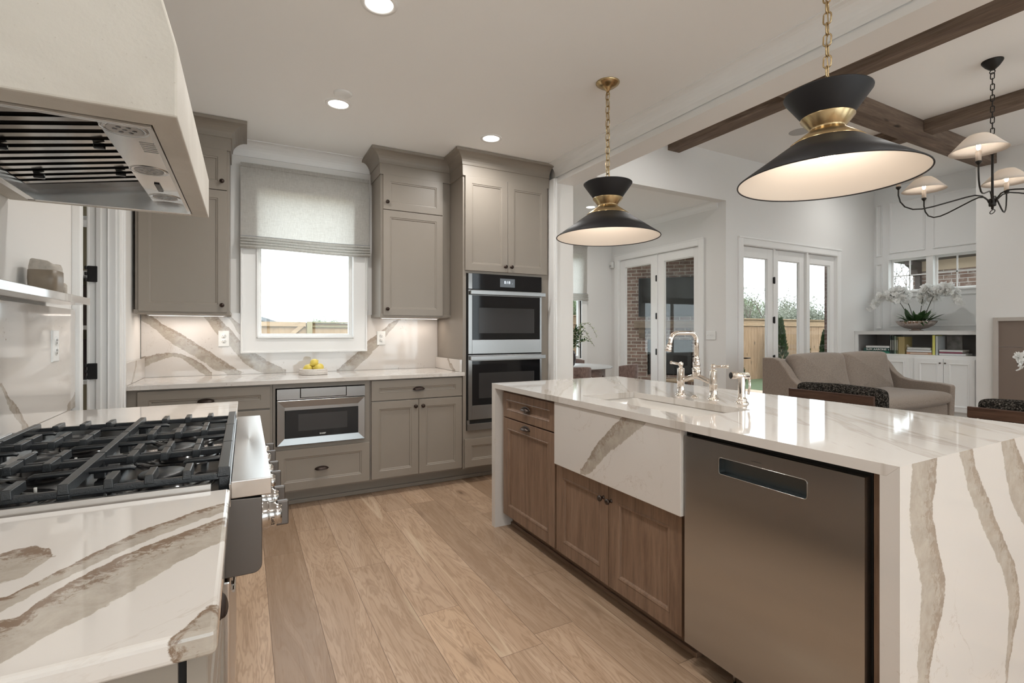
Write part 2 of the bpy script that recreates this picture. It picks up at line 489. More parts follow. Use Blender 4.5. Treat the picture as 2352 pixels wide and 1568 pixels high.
def floor_mat():
    m, nt, b = _mat('wide_plank_oak_floor'); setp(b, None, .36, spec=.4)
    p = pos(nt); xyz = sep(nt, p)
    W = .1905; LEN = 1.75
    u = math_(nt, 'DIVIDE', math_(nt, 'SUBTRACT', xyz[0], .095), W)
    row = math_(nt, 'FLOOR', u)
    wn = N(nt, 'ShaderNodeTexWhiteNoise', noise_dimensions='1D'); L(nt, row, wn.inputs['W'])
    v = math_(nt, 'DIVIDE', math_(nt, 'MULTIPLY_ADD', wn.outputs['Value'], LEN * 7.3, xyz[1]), LEN)
    idx = math_(nt, 'FLOOR', v)
    w2 = N(nt, 'ShaderNodeTexWhiteNoise', noise_dimensions='2D'); L(nt, comb(nt, row, idx, 0), w2.inputs['Vector'])
    rnd = sep(nt, w2.outputs['Color'])
    # grain, shifted for every board
    off = math_(nt, 'MULTIPLY', w2.outputs['Value'], 37.0)
    gx = math_(nt, 'ADD', xyz[0], off)
    gv = comb(nt, math_(nt, 'MULTIPLY', gx, 9.0), math_(nt, 'MULTIPLY', math_(nt, 'ADD', xyz[1], off), 1.1), off)
    g1 = noise(nt, gv, 1.0, 4, .55, 1.2)
    rings_ = math_(nt, 'SINE', math_(nt, 'MULTIPLY', g1.outputs[0], 75.0))
    rr = ramp(nt, math_(nt, 'MULTIPLY_ADD', rings_, .5, .5), [(.0, 0.0), (.55, .15), (1.0, 1.0)]).outputs[0]
    gf = noise(nt, comb(nt, math_(nt, 'MULTIPLY', gx, 170.0), math_(nt, 'MULTIPLY', xyz[1], 7.0), off), 1.0, 3, .6)
    base = ramp(nt, g1.outputs[0], [(.25, (.375, .255, .17)), (.5, (.46, .325, .225)), (.72, (.545, .40, .29))]).outputs[0]
    tone = ramp(nt, w2.outputs['Value'], [(0, (.74, .71, .68)), (.4, (.98, .97, .96)), (.8, (1.08, 1.06, 1.04)), (1, (1.18, 1.14, 1.08))]).outputs[0]
    mm = N(nt, 'ShaderNodeMix', data_type='RGBA', blend_type='MULTIPLY'); mm.inputs[0].default_value = 1
    L(nt, base, mm.inputs[6]); L(nt, tone, mm.inputs[7]); c = mm.outputs[2]
    c = mixc(nt, math_(nt, 'MULTIPLY', rr, .42), c, (.27, .165, .095))
    c = mixc(nt, ramp(nt, gf.outputs[0], [(.52, 0.0), (.70, .40)]).outputs[0], c, (.24, .145, .085))
    # pale sapwood streaks and dark knots
    sap = noise(nt, comb(nt, math_(nt, 'MULTIPLY', gx, 5.0), math_(nt, 'MULTIPLY', xyz[1], .35), off), 1.0, 1, .4)
    c = mixc(nt, ramp(nt, sap.outputs[0], [(.69, 0.0), (.70, .5), (.712, .5), (.722, 0.0)]).outputs[0], c, (.66, .52, .37))
    vo = N(nt, 'ShaderNodeTexVoronoi'); vo.inputs['Scale'].default_value = 1.0
    L(nt, comb(nt, math_(nt, 'MULTIPLY', gx, 3.2), math_(nt, 'MULTIPLY', math_(nt, 'ADD', xyz[1], off), 1.15), off), vo.inputs['Vector'])
    kn = ramp(nt, vo.outputs['Distance'], [(.03, 1.0), (.06, .4), (.13, 0.0)]).outputs[0]
    c = mixc(nt, math_(nt, 'MULTIPLY', kn, .8), c, (.10, .055, .03))
    # seams
    fu = math_(nt, 'FRACT', u); fv = math_(nt, 'FRACT', v)
    eu = math_(nt, 'MULTIPLY', math_(nt, 'MINIMUM', fu, math_(nt, 'SUBTRACT', 1.0, fu)), W)
    ev = math_(nt, 'MULTIPLY', math_(nt, 'MINIMUM', fv, math_(nt, 'SUBTRACT', 1.0, fv)), LEN)
    e = math_(nt, 'MINIMUM', eu, ev)
    sm = ramp(nt, math_(nt, 'MULTIPLY', e, 100), [(.06, .75), (.17, 0.0)]).outputs[0]
    c = mixc(nt, sm, c, (.12, .07, .045))
    L(nt, c, b.inputs['Base Color'])
    ro = math_(nt, 'MULTIPLY_ADD', gf.outputs[0], .16, .30); L(nt, ro, b.inputs['Roughness'])
    h = math_(nt, 'SUBTRACT', math_(nt, 'MULTIPLY', gf.outputs[0], .25), math_(nt, 'MULTIPLY', sm, 1.0)); bump(nt, b, h, .25, .0015)
    return m
MAT['floor'] = floor_mat()

def quartz(name, axes, veins, seed=0.0, streak=None, speck=0.0, brn=.45):
    """white quartz; axes=(u,v) of world axes; every vein is a list of (u, centre v, half width)"""
    m, nt, b = _mat(name); setp(b, None, .055, spec=.7)
    p = pos(nt); xyz = sep(nt, p)
    iu, iv = 'xyz'.index(axes[0]), 'xyz'.index(axes[1])
    sp_ = N(nt, 'ShaderNodeVectorMath', operation='ADD'); sp_.inputs[1].default_value = (seed, seed * 1.7, seed * .6); L(nt, p, sp_.inputs[0])
    q = sp_.outputs[0]
    w1 = noise(nt, q, 7, 3, .5); w2 = noise(nt, q, 38, 6, .72)
    wob = math_(nt, 'ADD', math_(nt, 'MULTIPLY_ADD', w1.outputs[0], .050, -.025), math_(nt, 'MULTIPLY_ADD', w2.outputs[0], .034, -.017))
    V = math_(nt, 'ADD', xyz[iv], wob)
    total = None; side = None
    for k, vn in enumerate(veins):
        us = [a[0] for a in vn]; u0, u1 = us[0], us[-1]
        cs = [a[1] for a in vn]; c0, c1 = min(cs) - .01, max(cs) + .01
        vn = [(a[0], a[1], a[2] * 1.18) for a in vn]
        wm = max(a[2] for a in vn) + .001
        t = math_(nt, 'DIVIDE', math_(nt, 'SUBTRACT', xyz[iu], u0), u1 - u0)
        r = ramp(nt, t, [((a[0] - u0) / (u1 - u0), ((a[1] - c0) / (c1 - c0), a[2] / wm, 0.0)) for a in vn], 'EASE' if len(vn) < 4 else 'B_SPLINE' if len(vn) > 7 else 'LINEAR')
        s = N(nt, 'ShaderNodeSeparateColor'); L(nt, r.outputs[0], s.inputs[0])
        cen = math_(nt, 'MULTIPLY_ADD', s.outputs[0], c1 - c0, c0)
        wid = math_(nt, 'MULTIPLY', s.outputs[1], wm)
        inside = math_(nt, 'MULTIPLY', math_(nt, 'GREATER_THAN', t, -.02), math_(nt, 'LESS_THAN', t, 1.02))
        sd = math_(nt, 'SUBTRACT', V, cen)
        d = math_(nt, 'SUBTRACT', wid, math_(nt, 'ABSOLUTE', sd))
        mk = math_(nt, 'MULTIPLY', math_(nt, 'DIVIDE', d, .0035, clamp=True), inside)
        rel = math_(nt, 'MULTIPLY', math_(nt, 'DIVIDE', sd, math_(nt, 'MAXIMUM', wid, .002)), mk)
        total = mk if total is None else math_(nt, 'MAXIMUM', total, mk)
        side = rel if side is None else math_(nt, 'ADD', side, rel)
    base = mixc(nt, noise(nt, p, 2.2, 3).outputs[0], (.635, .592, .55), (.695, .655, .615))
    # faint hair lines
    hn = noise(nt, q, 2.3, 7, .62, .8)
    hair = math_(nt, 'ABSOLUTE', math_(nt, 'SUBTRACT', hn.outputs[0], .5))
    hm = noise(nt, q, 1.4, 2)
    hl = math_(nt, 'MULTIPLY', ramp(nt, math_(nt, 'MULTIPLY', hair, 100), [(.15, .55), (.6, 0.0)]).outputs[0], ramp(nt, hm.outputs[0], [(.54, 0.0), (.66, .7)]).outputs[0])
    base = mixc(nt, hl, base, (.45, .37, .30))
    if streak:
        sc_, amt, rotz = streak
        sn = noise(nt, mapping(nt, mapping(nt, q, rot=(0, 0, -math.radians(rotz))), sc_), 1.0, 6, .55, .5)
        st = ramp(nt, sn.outputs[0], [(.54, 0.0), (.565, .8), (.60, .25), (.64, .6), (.66, 0.0)]).outputs[0]
        base = mixc(nt, math_(nt, 'MULTIPLY', st, amt), base, (.46, .41, .355))
    if speck:
        kn = noise(nt, q, 60, 5, .8); kmask = noise(nt, q, 4.5, 2)
        ks = math_(nt, 'MULTIPLY', ramp(nt, kn.outputs[0], [(.60, 0.0), (.66, 1.0)]).outputs[0], ramp(nt, kmask.outputs[0], [(.56, 0.0), (.66, speck)]).outputs[0])
        base = mixc(nt, ks, base, (.30, .22, .16))
    if total is not None:
        bn = noise(nt, q, 22, 6, .7, .4)
        grey = mixc(nt, ramp(nt, bn.outputs[0], [(.3, 0.0), (.7, 1.0)]).outputs[0], (.36, .31, .26), (.50, .45, .385))
        bk = noise(nt, q, 52, 6, .75, .6)
        brown = ramp(nt, math_(nt, 'MULTIPLY_ADD', side, .20, bk.outputs[0]), [(.54, 0.0), (.66, brn)]).outputs[0]
        grey = mixc(nt, brown, grey, (.20, .13, .085))
        base = mixc(nt, total, base, grey)
    L(nt, base, b.inputs['Base Color'])
    return m

QV = {}
QV['END'] = [[(0.0, 1.500, .012), (0.352, 1.515, 0.024), (0.421, 1.539, 0.036), (0.507, 1.562, 0.055), (0.574, 1.572, 0.058), (0.647, 1.558, 0.055), (0.726, 1.511, 0.05), (0.796, 1.497, 0.052), (0.914, 1.526, 0.064)],
             [(0.10, 2.0, .004), (0.218, 2.03, 0.010), (0.266, 2.05, 0.017), (0.34, 2.077, 0.029), (0.407, 2.098, 0.035), (0.48, 2.07, 0.042), (0.577, 2.004, 0.04), (0.704, 1.891, 0.04), (0.822, 1.797, 0.041), (0.914, 1.75, 0.034)],
             [(0.45, 2.36, .05), (0.60, 2.27, .07), (0.73, 2.161, 0.083), (0.807, 2.098, 0.064), (0.914, 2.03, 0.041)]]
QV['BS'] = [[(-0.66, 1.365, .03), (-0.561, 1.29, 0.035), (-0.462, 1.2, 0.048), (-0.334, 1.117, 0.049), (-0.203, 1.011, 0.047), (-0.066, 0.933, 0.032), (-0.02, 0.93, 0.003)],
            [(-0.66, 1.015, 0.034), (-0.569, 1.062, 0.022), (-0.479, 1.074, 0.013), (-0.42, 1.063, 0.013), (-0.352, 1.026, 0.023), (-0.291, 0.973, 0.031), (-0.229, 0.921, 0.021)],
            [(-0.28, 1.39, 0.02), (-0.185, 1.292, 0.055), (-0.103, 1.198, 0.063), (-0.029, 1.102, 0.058), (0.056, 1.025, 0.059), (0.152, 0.958, 0.049), (0.281, 0.92, 0.017)],
            [(-0.121, 1.361, 0.011), (-0.029, 1.261, 0.032), (0.027, 1.197, 0.021)],
            [(0.692, 0.911, 0.017), (0.815, 0.971, 0.053), (0.93, 1.086, 0.060), (1.025, 1.168, 0.05), (1.121, 1.277, 0.036), (1.219, 1.363, 0.010)]]
QV['LC'] = [[(-0.66, .62, .04), (-0.40, 0.745, 0.03), (-0.258, 0.814, 0.024), (-0.234, 0.853, 0.024), (-0.207, 0.897, 0.027), (-0.174, 0.949, 0.031), (-0.132, 0.992, 0.031), (-0.084, 1.043, 0.03), (-0.027, 1.079, 0.023)],
            [(-0.40, .60, .05), (-0.228, 0.712, 0.072), (-0.208, 0.750, 0.072), (-0.184, 0.793, 0.070), (-0.154, 0.832, 0.070), (-0.117, 0.870, 0.064), (-0.074, 0.916, 0.056), (-0.026, 0.972, 0.050)],
            [(-0.45, .90, .03), (-0.33, .955, .03), (-0.303, 0.955, 0.045), (-0.281, 0.95, 0.055), (-0.261, 0.949, 0.045), (-0.247, 0.96, 0.004)],
            [(-0.085, 0.612, 0.006), (-0.06, 0.632, 0.018), (-0.044, 0.648, 0.030), (-0.027, 0.655, 0.034)]]
QV['AP'] = [[(1.49, 0.91, 0.02), (1.582, 0.867, 0.044), (1.649, 0.826, 0.049), (1.743, 0.747, 0.043), (1.846, 0.645, 0.040), (1.929, 0.576, 0.013)]]
QV['LS'] = [[(0.90, 2.26, 0.03), (0.932, 2.229, 0.02), (0.995, 2.147, 0.026), (1.034, 2.106, 0.015), (1.083, 2.05, 0.008)],
            [(0.88, 2.70, 0.07), (0.932, 2.752, 0.051), (0.98, 2.805, 0.011)]]
MAT['q_end'] = quartz('quartz_waterfall', ('z', 'x'), QV['END'], 1.3)
MAT['q_far'] = quartz('quartz_far_waterfall', ('z', 'y'), [], 3.1, speck=1.0)
MAT['q_bs'] = quartz('quartz_backsplash', ('x', 'z'), QV['BS'], 4.2, speck=.9)
MAT['q_left'] = quartz('quartz_left_counter', ('x', 'y'), QV['LC'], 5.5, brn=.9)
MAT['q_ap'] = quartz('quartz_apron', ('y', 'z'), QV['AP'], 6.1, speck=.8)
MAT['q_ls'] = quartz('quartz_left_splash', ('z', 'y'), QV['LS'], 7.7, speck=1.0)
MAT['q_top'] = quartz('quartz_island_top', ('x', 'y'), [], 8.4, streak=((.7, 5.5, .01), .95, 55))
MAT['q_back'] = quartz('quartz_back_counter', ('x', 'y'), [], 9.9, streak=((.9, 5.0, .01), .5, 8), speck=.6)
MAT['q_side'] = quartz('quartz_side_splash', ('y', 'z'), [[(3.9, .90, .02), (4.0, .96, .02), (4.08, 1.03, .02)]], 2.2)

def brick_mat(name, c1, c2, mort, w=.205, h=.068, gap=.010, face='x', stain=.4):
    m, nt, b = _mat(name); setp(b, None, .85, spec=.2)
    p = pos(nt) if face != 'o' else objc(nt); xyz = sep(nt, p)
    hor = xyz[1] if face == 'x' else xyz[0]
    t = N(nt, 'ShaderNodeTexBrick'); t.inputs['Scale'].default_value = 1
    t.inputs['Brick Width'].default_value = w; t.inputs['Row Height'].default_value = h; t.inputs['Mortar Size'].default_value = gap / 2
    t.inputs['Mortar Smooth'].default_value = .1
    t.inputs['Color1'].default_value = (*c1, 1); t.inputs['Color2'].default_value = (*c2, 1); t.inputs['Mortar'].default_value = (*mort, 1)
    L(nt, comb(nt, hor, xyz[2], 0), t.inputs['Vector'])
    n = noise(nt, p, 9, 5, .7)
    c = mixc(nt, ramp(nt, n.outputs[0], [(.5, 0.0), (.68, stain)]).outputs[0], t.outputs['Color'], (.42, .36, .32))
    L(nt, c, b.inputs['Base Color'])
    bump(nt, b, math_(nt, 'SUBTRACT', math_(nt, 'MULTIPLY', n.outputs[0], .3), t.outputs['Fac']), .6, .008)
    return m
MAT['brick_o'] = brick_mat('patio_fireplace_brick', (.19, .105, .075), (.12, .07, .052), (.33, .285, .235), gap=.015, face='o')
MAT['brick_x'] = brick_mat('red_brown_brick', (.19, .115, .085), (.145, .09, .07), (.44, .41, .38), w=.26, h=.083, gap=.012)
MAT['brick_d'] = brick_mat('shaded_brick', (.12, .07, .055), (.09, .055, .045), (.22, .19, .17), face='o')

def fabric(name, c1, c2, scale=400, rough=.9, bmp=.4, sheen=.2, streak=0):
    m, nt, b = _mat(name); setp(b, None, rough, spec=.15); b.inputs['Sheen Weight'].default_value = sheen
    p = objc(nt)
    a = noise(nt, mapping(nt, p, (scale, scale * .12, scale)), 1, 2); c_ = noise(nt, mapping(nt, p, (scale * .12, scale, scale * .12)), 1, 2)
    f = math_(nt, 'MULTIPLY', math_(nt, 'ADD', a.outputs[0], c_.outputs[0]), .5)
    L(nt, ramp(nt, f, [(.35, c1), (.65, c2)]).outputs[0], b.inputs['Base Color'])
    bump(nt, b, f, bmp, .002)
    return m
MAT['sofa'] = fabric('taupe_linen_upholstery', (.19, .15, .122), (.33, .27, .225), 520)
MAT['chair_fab'] = fabric('brown_tweed_weave', (.10, .065, .055), (.27, .19, .165), 160)

def boucle():
    m, nt, b = _mat('black_and_white_boucle'); setp(b, None, 1, spec=.1)
    v = N(nt, 'ShaderNodeTexVoronoi'); v.inputs['Scale'].default_value = 110; L(nt, objc(nt), v.inputs['Vector'])
    n = noise(nt, objc(nt), 60, 4, .7)
    f = math_(nt, 'MULTIPLY_ADD', v.outputs['Distance'], -.45, n.outputs[0])
    L(nt, ramp(nt, f, [(.20, (.014, .012, .010)), (.36, (.075, .065, .055)), (.52, (.19, .17, .15))]).outputs[0], b.inputs['Base Color'])
    bump(nt, b, math_(nt, 'SUBTRACT', 1.0, v.outputs['Distance']), 1.0, .012)
    return m
MAT['boucle'] = boucle()

def linen_blind():
    m, nt, b = _mat('sheer_linen_blind')
    p = objc(nt)
    a = noise(nt, mapping(nt, p, (30, 30, 420)), 1, 4, .7); c_ = noise(nt, mapping(nt, p, (420, 30, 30)), 1, 3, .6)
    f = math_(nt, 'MULTIPLY', math_(nt, 'ADD', a.outputs[0], c_.outputs[0]), .5)
    col = ramp(nt, f, [(.38, (.58, .56, .525)), (.6, (.74, .725, .69))]).outputs[0]
    L(nt, col, b.inputs['Base Color']); setp(b, None, .95, spec=.1); bump(nt, b, f, .3, .001)
    tr = N(nt, 'ShaderNodeBsdfTranslucent'); L(nt, col, tr.inputs[0])
    mx = N(nt, 'ShaderNodeMixShader'); mx.inputs[0].default_value = .52
    L(nt, b.outputs[0], mx.inputs[1]); L(nt, tr.outputs[0], mx.inputs[2]); L(nt, mx.outputs[0], nt.nodes['Material Output'].inputs[0])
    return m
MAT['blind'] = linen_blind()

def leafy(name, c1, c2, trans=.25, scale=4):
    m, nt, b = _mat(name); setp(b, None, .55, spec=.35)
    n = noise(nt, pos(nt), scale, 3)
    c = mixc(nt, n.outputs[0], c1, c2); L(nt, c, b.inputs['Base Color'])
    tr = N(nt, 'ShaderNodeBsdfTranslucent'); L(nt, c, tr.inputs[0])
    mx = N(nt, 'ShaderNodeMixShader'); mx.inputs[0].default_value = trans
    L(nt, b.outputs[0], mx.inputs[1]); L(nt, tr.outputs[0], mx.inputs[2]); L(nt, mx.outputs[0], nt.nodes['Material Output'].inputs[0])
    return m
MAT['leaf_dark'] = leafy('dark_green_leaf', (.018, .045, .015), (.05, .11, .03), .1, 40)
MAT['leaf_mid'] = leafy('green_leaf', (.05, .11, .04), (.12, .20, .08), .2, 40)
MAT['leaf_pale'] = leafy('pale_green_leaf', (.35, .42, .25), (.62, .66, .48), .3, 40)
MAT['petal'] = leafy('white_orchid_petal', (.84, .84, .82), (.95, .95, .93), .4, 40)
MAT['leaf_tree'] = leafy('spring_tree_leaf', (.12, .16, .08), (.22, .26, .15), .3, .6)
MAT['leaf_tree2'] = leafy('grey_green_tree_leaf', (.14, .15, .11), (.22, .225, .17), .3, .6)
MAT['leaf_cypress'] = leafy('cypress_foliage', (.016, .034, .012), (.05, .075, .028), .1, 6)
MAT['bark'] = plain('grey_bark', (.17, .14, .115), .9, nz=.3, nscale=9)
MAT['stem'] = plain('dark_stem', (.035, .04, .02), .6)
MAT['twig'] = plain('brown_twig', (.16, .12, .07), .7)
MAT['lemon'] = plain('lemon_peel', (.72, .56, .10), .38, nz=.12, nscale=30, bmp=.3, bscale=380)
MAT['dish'] = plain('white_stone_dish', (.66, .61, .56), .6, nz=.14, nscale=60, bmp=.5, bscale=90)
MAT['pottery'] = plain('stone_glazed_pottery', (.24, .19, .14), .4, nz=.25, nscale=30, bmp=.2, bscale=60)
MAT['pottery_rim'] = plain('hammered_pottery_rim', (.46, .41, .35), .5, nz=.3, nscale=70, bmp=.9, bscale=70)
MAT['vase_dark'] = plain('dark_glazed_vase', (.035, .022, .022), .1)
MAT['silver'] = plain('silvered_ribbed_bowl', (.40, .34, .31), .10, metal=1)
MAT['backsilver'] = MAT['silver']
MAT['tabletop'] = plain('pale_grey_tabletop', (.55, .56, .56), .3)
MAT['page'] = plain('book_pages', (.70, .68, .63), .8)
# ---------------------------------------------------------------- the shell
KZ, LZ, NZ = 2.72, 3.66, 3.05          # ceilings: kitchen, living room, breakfast nook
def wall(name, m, axis, t0, t1, a0, a1, z0, z1, holes=()):
    """wall slab, thickness t0..t1 across `axis`, running a0..a1, with rectangular holes (a0,a1,z0,z1)"""
    mb = MB()
    xs = sorted({a0, a1} | {h[0] for h in holes} | {h[1] for h in holes})
    for i in range(len(xs) - 1):
        p, q = xs[i], xs[i + 1]
        if q <= a0 or p >= a1: continue
        zs = [(z0, z1)]
        for h in holes:
            if h[0] <= p + 1e-6 and h[1] >= q - 1e-6:
                zz = []
                for s, e in zs:
                    if h[2] > s: zz.append((s, min(e, h[2])))
                    if h[3] < e: zz.append((max(s, h[3]), e))
                zs = zz
        for s, e in zs:
            if e - s < 1e-6: continue
            if axis == 'y': mb.box(p, q, t0, t1, s, e)
            else: mb.box(t0, t1, p, q, s, e)
    return struct(name, mb, m)

floor = struct('floor', MB().box(-3.2, 9.7, -3.75, 7.2, -.12, 0), MAT['floor'])
ceil_k = struct('ceiling', MB().box(-.8, 2.44, -3.6, 4.54, KZ, KZ + .12), MAT['ceil'])
struct('ceiling', MB().box(2.43, 9.65, -3.75, 4.72, LZ, LZ + .12), MAT['ceil'])
struct('ceiling', MB().box(2.78, 5.88, 4.72, 7.1, NZ, NZ + .12), MAT['ceil'])
struct('ceiling', MB().box(-2.3, -.785, 2.3, 5.1, 2.6, 2.7), MAT['ceil'])

wall('wall_left', MAT['wall'], 'x', -.785, -.66, -3.6, 4.54, 0, KZ, [(2.885, 3.62, 0, 2.44)])
wall('wall_back', MAT['wall'], 'y', 4.415, 4.54, -.66, 2.40, 0, KZ, [(.085, .815, 1.20, 2.36)])
wall('wall_pier', MAT['wall'], 'x', 2.43, 2.61, 3.70, 4.58, 0, 2.56)
wall('wall_rear', MAT['wall'], 'y', -3.74, -3.6, -.8, 9.65, 0, LZ + .1, [(-.5, 2.4, .35, 2.5), (3.0, 5.15, .3, 2.9), (7.2, 9.0, .3, 2.9)])
wall('wall_living_back', MAT['wall_cool'], 'y', 4.59, 4.72, 2.43, 9.64, 0, LZ, [(2.90, 5.76, 0, 3.03), (6.09, 8.38, 0, 2.47)])
wall('wall_living_right', MAT['cab_white'], 'x', 9.5, 9.64, -3.6, 4.59, 0, LZ, [(3.22, 4.37, 1.90, 2.45)])
wall('wall_nook_right', MAT['wall_cool'], 'x', 5.76, 5.88, 4.72, 7.1, 0, NZ, [(5.04, 6.79, 0, 2.50)])
wall('wall_nook_back', MAT['wall_cool'], 'y', 6.98, 7.1, 2.78, 5.76, 0, NZ, [(3.6, 5.09, .80, 2.55)])
wall('wall_nook_left', MAT['wall_cool'], 'x', 2.78, 2.90, 4.72, 6.98, 0, NZ)
wall('wall_chimney', MAT['wall_cool'], 'x', 8.80, 9.5, -.9, 3.0, 0, LZ, [])
wall('wall_pantry_back', plain('dim_olive_pantry_wall', (.16, .13, .08), .8), 'y', 5.0, 5.1, -2.3, -.785, 0, 2.6)  # olive darkened so the dim pantry's shade sits in the paint
wall('wall_pantry_side', MAT['wall'], 'x', -2.3, -2.2, 2.3, 5.0, 0, 2.6)
wall('wall_pantry_near', MAT['wall'], 'y', 2.3, 2.4, -2.2, -.785, 0, 2.6)

# header between kitchen and living room, with its beaded lower edge
hd = MB().box(2.44, 2.61, -3.6, 3.70, 2.575, LZ)
hd.box(2.425, 2.625, -3.6, 3.70, 2.56, 2.575)
struct('trim_1', hd, MAT['trim'])
struct('wall_header', MB().box(2.44, 2.61, 3.70, 4.58, 2.56, LZ), MAT['wall'])

# crown moulding, kitchen
def cove(n=7, w=.095, h=.095):
    pts = [(0, 0), (0, -h - .012), (.010, -h - .012), (.012, -h)]
    for i in range(1, n):
        t = i / n * PI / 2
        pts.append((.012 + (w - .018) * (1 - math.cos(t)), -h + (h - .006) * math.sin(t)))
    pts += [(w - .004, -.006), (w, -.006), (w, 0)]
    return pts
cv = cove()
mb = MB().prism([(4.415 - a, KZ + b) for a, b in cv], -.66, 2.38, 'x')
struct('trim_2', mb, MAT['trim'])
mb = MB().prism([(2.44 - a, KZ + b) for a, b in cv], -3.6, 3.72, 'y')
mb.box(2.43, 2.44, -3.6, 3.70, 2.575, 2.60)
struct('trim_3', mb, MAT['trim'])
mb = MB().prism([(-.66 + a, KZ + b) for a, b in cv], -3.6, 1.16, 'y')
mb.prism([(-.66 + a, KZ + b) for a, b in cv], 2.15, 4.32, 'y')
struct('trim_4', mb, MAT['trim'])
# nook crown
mb = MB().prism([(5.76 - a * .9, NZ + b * .9) for a, b in cv], 4.72, 6.98, 'y')
mb.prism([(6.98 - a * .9, NZ + b * .9) for a, b in cv], 2.90, 5.76, 'x')
struct('trim_5', mb, MAT['trim'])
# pier casing beside the oven tower
mb = MB().box(2.402, 2.43, 3.70, 4.40, 0, 2.60).box(2.412, 2.43, 3.685, 3.70, 0, 2.60)
struct('trim_6', mb, MAT['trim'], bevel=.003)
# baseboards
struct('baseboard_living', MB().box(8.38 + .1, 8.88, 4.572, 4.59, 0, .16).box(5.76, 5.99, 4.572, 4.59, 0, .16), MAT['trim'])
struct('baseboard_nook', MB().box(2.9, 5.74, 6.962, 6.98, 0, .16).box(5.742, 5.76, 6.89, 6.96, 0, .16).box(5.742, 5.76, 4.74, 4.93, 0, .16), MAT['trim'])

# pantry doorway
d = MB()
d.box(-.785, -.655, 2.880, 2.890, 0, 2.44).box(-.785, -.655, 3.612, 3.62, 0, 2.44).box(-.785, -.655, 2.885, 3.62, 2.43, 2.44)
d.box(-.745, -.722, 3.602, 3.612, 0, 2.43).box(-.785, -.775, 3.600, 3.612, 0, 2.43).box(-.695, -.688, 3.606, 3.612, 0, 2.43)
dr = struct('door_1', d, MAT['trim'], bevel=.002)
c = MB()
for y0, y1 in ((2.795, 2.880), (3.622, 3.755)):
    c.box(-.66, -.640, y0, y1, 0, 2.52)
    c.box(-.642, -.632, y1 - .022, y1, 0, 2.54) if y0 > 3 else c.box(-.642, -.632, y0, y0 + .022, 0, 2.54)
    c.box(-.642, -.636, y0 + .05, y0 + .058, 0, 2.5)
c.box(-.66, -.640, 2.880, 3.622, 2.44, 2.54)
c.build('door_casing', MAT['trim'], dr, bevel=.002)
for z in (1.02, 1.57, 2.2, .25):
    h = MB()
    h.box(-.782, -.737, 3.596, 3.602, z - .045, z + .045)
    for k in (-1, 0, 1):
        h.tube([(-.787, 3.594, z + k * .034 - .009), (-.787, 3.594, z + k * .034 + .009)], .007, 8)
    h.build('hinge', MAT['black_shade'], dr, bevel=.008)
tag(dr, kind='structure')
# pantry shelves and the few dark things on them
for i, z in enumerate((.45, .86, 1.26, 1.66, 2.06)):
    s = MB().box(-2.198, -.80, 4.68, 4.998, z, z + .03).build('pantry_shelf', MAT['trim'], None, bevel=.002)
    tag(s, 'white pantry shelf seen through the doorway gap, %s from the floor' % ('first', 'second', 'third', 'fourth', 'fifth')[i], 'shelf', 'pantry shelves')
for i, (z, h, cc, lb) in enumerate(((.89, .30, 'vase_dark', 'dark box low on the pantry shelves behind the hinge'), (1.29, .30, 'darkwood', 'brown box on a middle pantry shelf, right of the ledge end'),)):
    b_ = MB().box(-1.35, -.9, 4.74, 4.98, z, z + h).build('storage_box', MAT[cc], None, bevel=.006)
    tag(b_, lb, 'box')

# ---- kitchen window
w = MB()
w.box(.085, .815, 4.355, 4.54, 1.193, 1.203); w.box(.085, .815, 4.355, 4.54, 2.352, 2.362)
w.box(.080, .090, 4.355, 4.54, 1.20, 2.36); w.box(.810, .820, 4.355, 4.54, 1.20, 2.36)
w1 = struct('window_1', w, MAT['trim'])
cs = MB()
F = FR((-.03, 4.400, 1.078), 'S')
# wide flat casing with backband
cs.loft(F, .957, 1.382, [(0, 0), (0, .038), (.012, .038), (.016, .028), (.113, .028), (.115, .0)], cap=False, back=False)
cs.build('window_casing', MAT['trim'], w1, bevel=.0015)
sh = MB().loft(FR((.090, 4.44, 1.203), 'S'), .72, 1.149, [(0, 0), (0, .012), (.014, .012), (.018, .004), (.024, .004), (.026, -.012), (.026, -.03)], cap=False, back=False)
sh.build('window_sash', MAT['trim'], w1)
MB().box(.115, .785, 4.452, 4.456, 1.228, 2.327).build('window_pane', MAT['glass'], w1)

# ---- nook window
w = MB().box(3.59, 5.10, 6.96, 7.1, .79, .80).box(3.59, 5.10, 6.96, 7.1, 2.55, 2.56).box(3.59, 3.60, 6.96, 7.1, .8, 2.55).box(5.09, 5.10, 6.96, 7.1, .8, 2.55)
w2 = struct('window_2', w, MAT['trim'])
MB().box(3.48, 3.595, 6.955, 6.98, .69, 2.66).box(5.095, 5.20, 6.955, 6.98, .69, 2.66).box(3.595, 5.095, 6.955, 6.98, .69, .795).box(3.595, 5.095, 6.955, 6.98, 2.555, 2.66).build('window_casing', MAT['trim'], w2, bevel=.003)
MB().loft(FR((3.60, 7.03, .80), 'S'), 1.49, 1.75, [(0, 0), (0, .02), (.04, .02), (.045, 0), (.05, -.02)], cap=False, back=False).box(4.32, 4.37, 7.0, 7.04, .84, 2.51).build('window_sash', MAT['trim'], w2)
MB().box(3.645, 5.045, 7.04, 7.044, .845, 2.505).build('window_pane', MAT['glass'], w2)

def glazed_leaf(mb, gl, F, w, h, stile, top, bottom, th=.045):
    """door leaf with one big pane: outer frame loft on both sides"""
    o = F
    mb.loft(o, w, h, [(0, -th), (0, 0), (stile, 0, bottom)], cap=False, back=False)

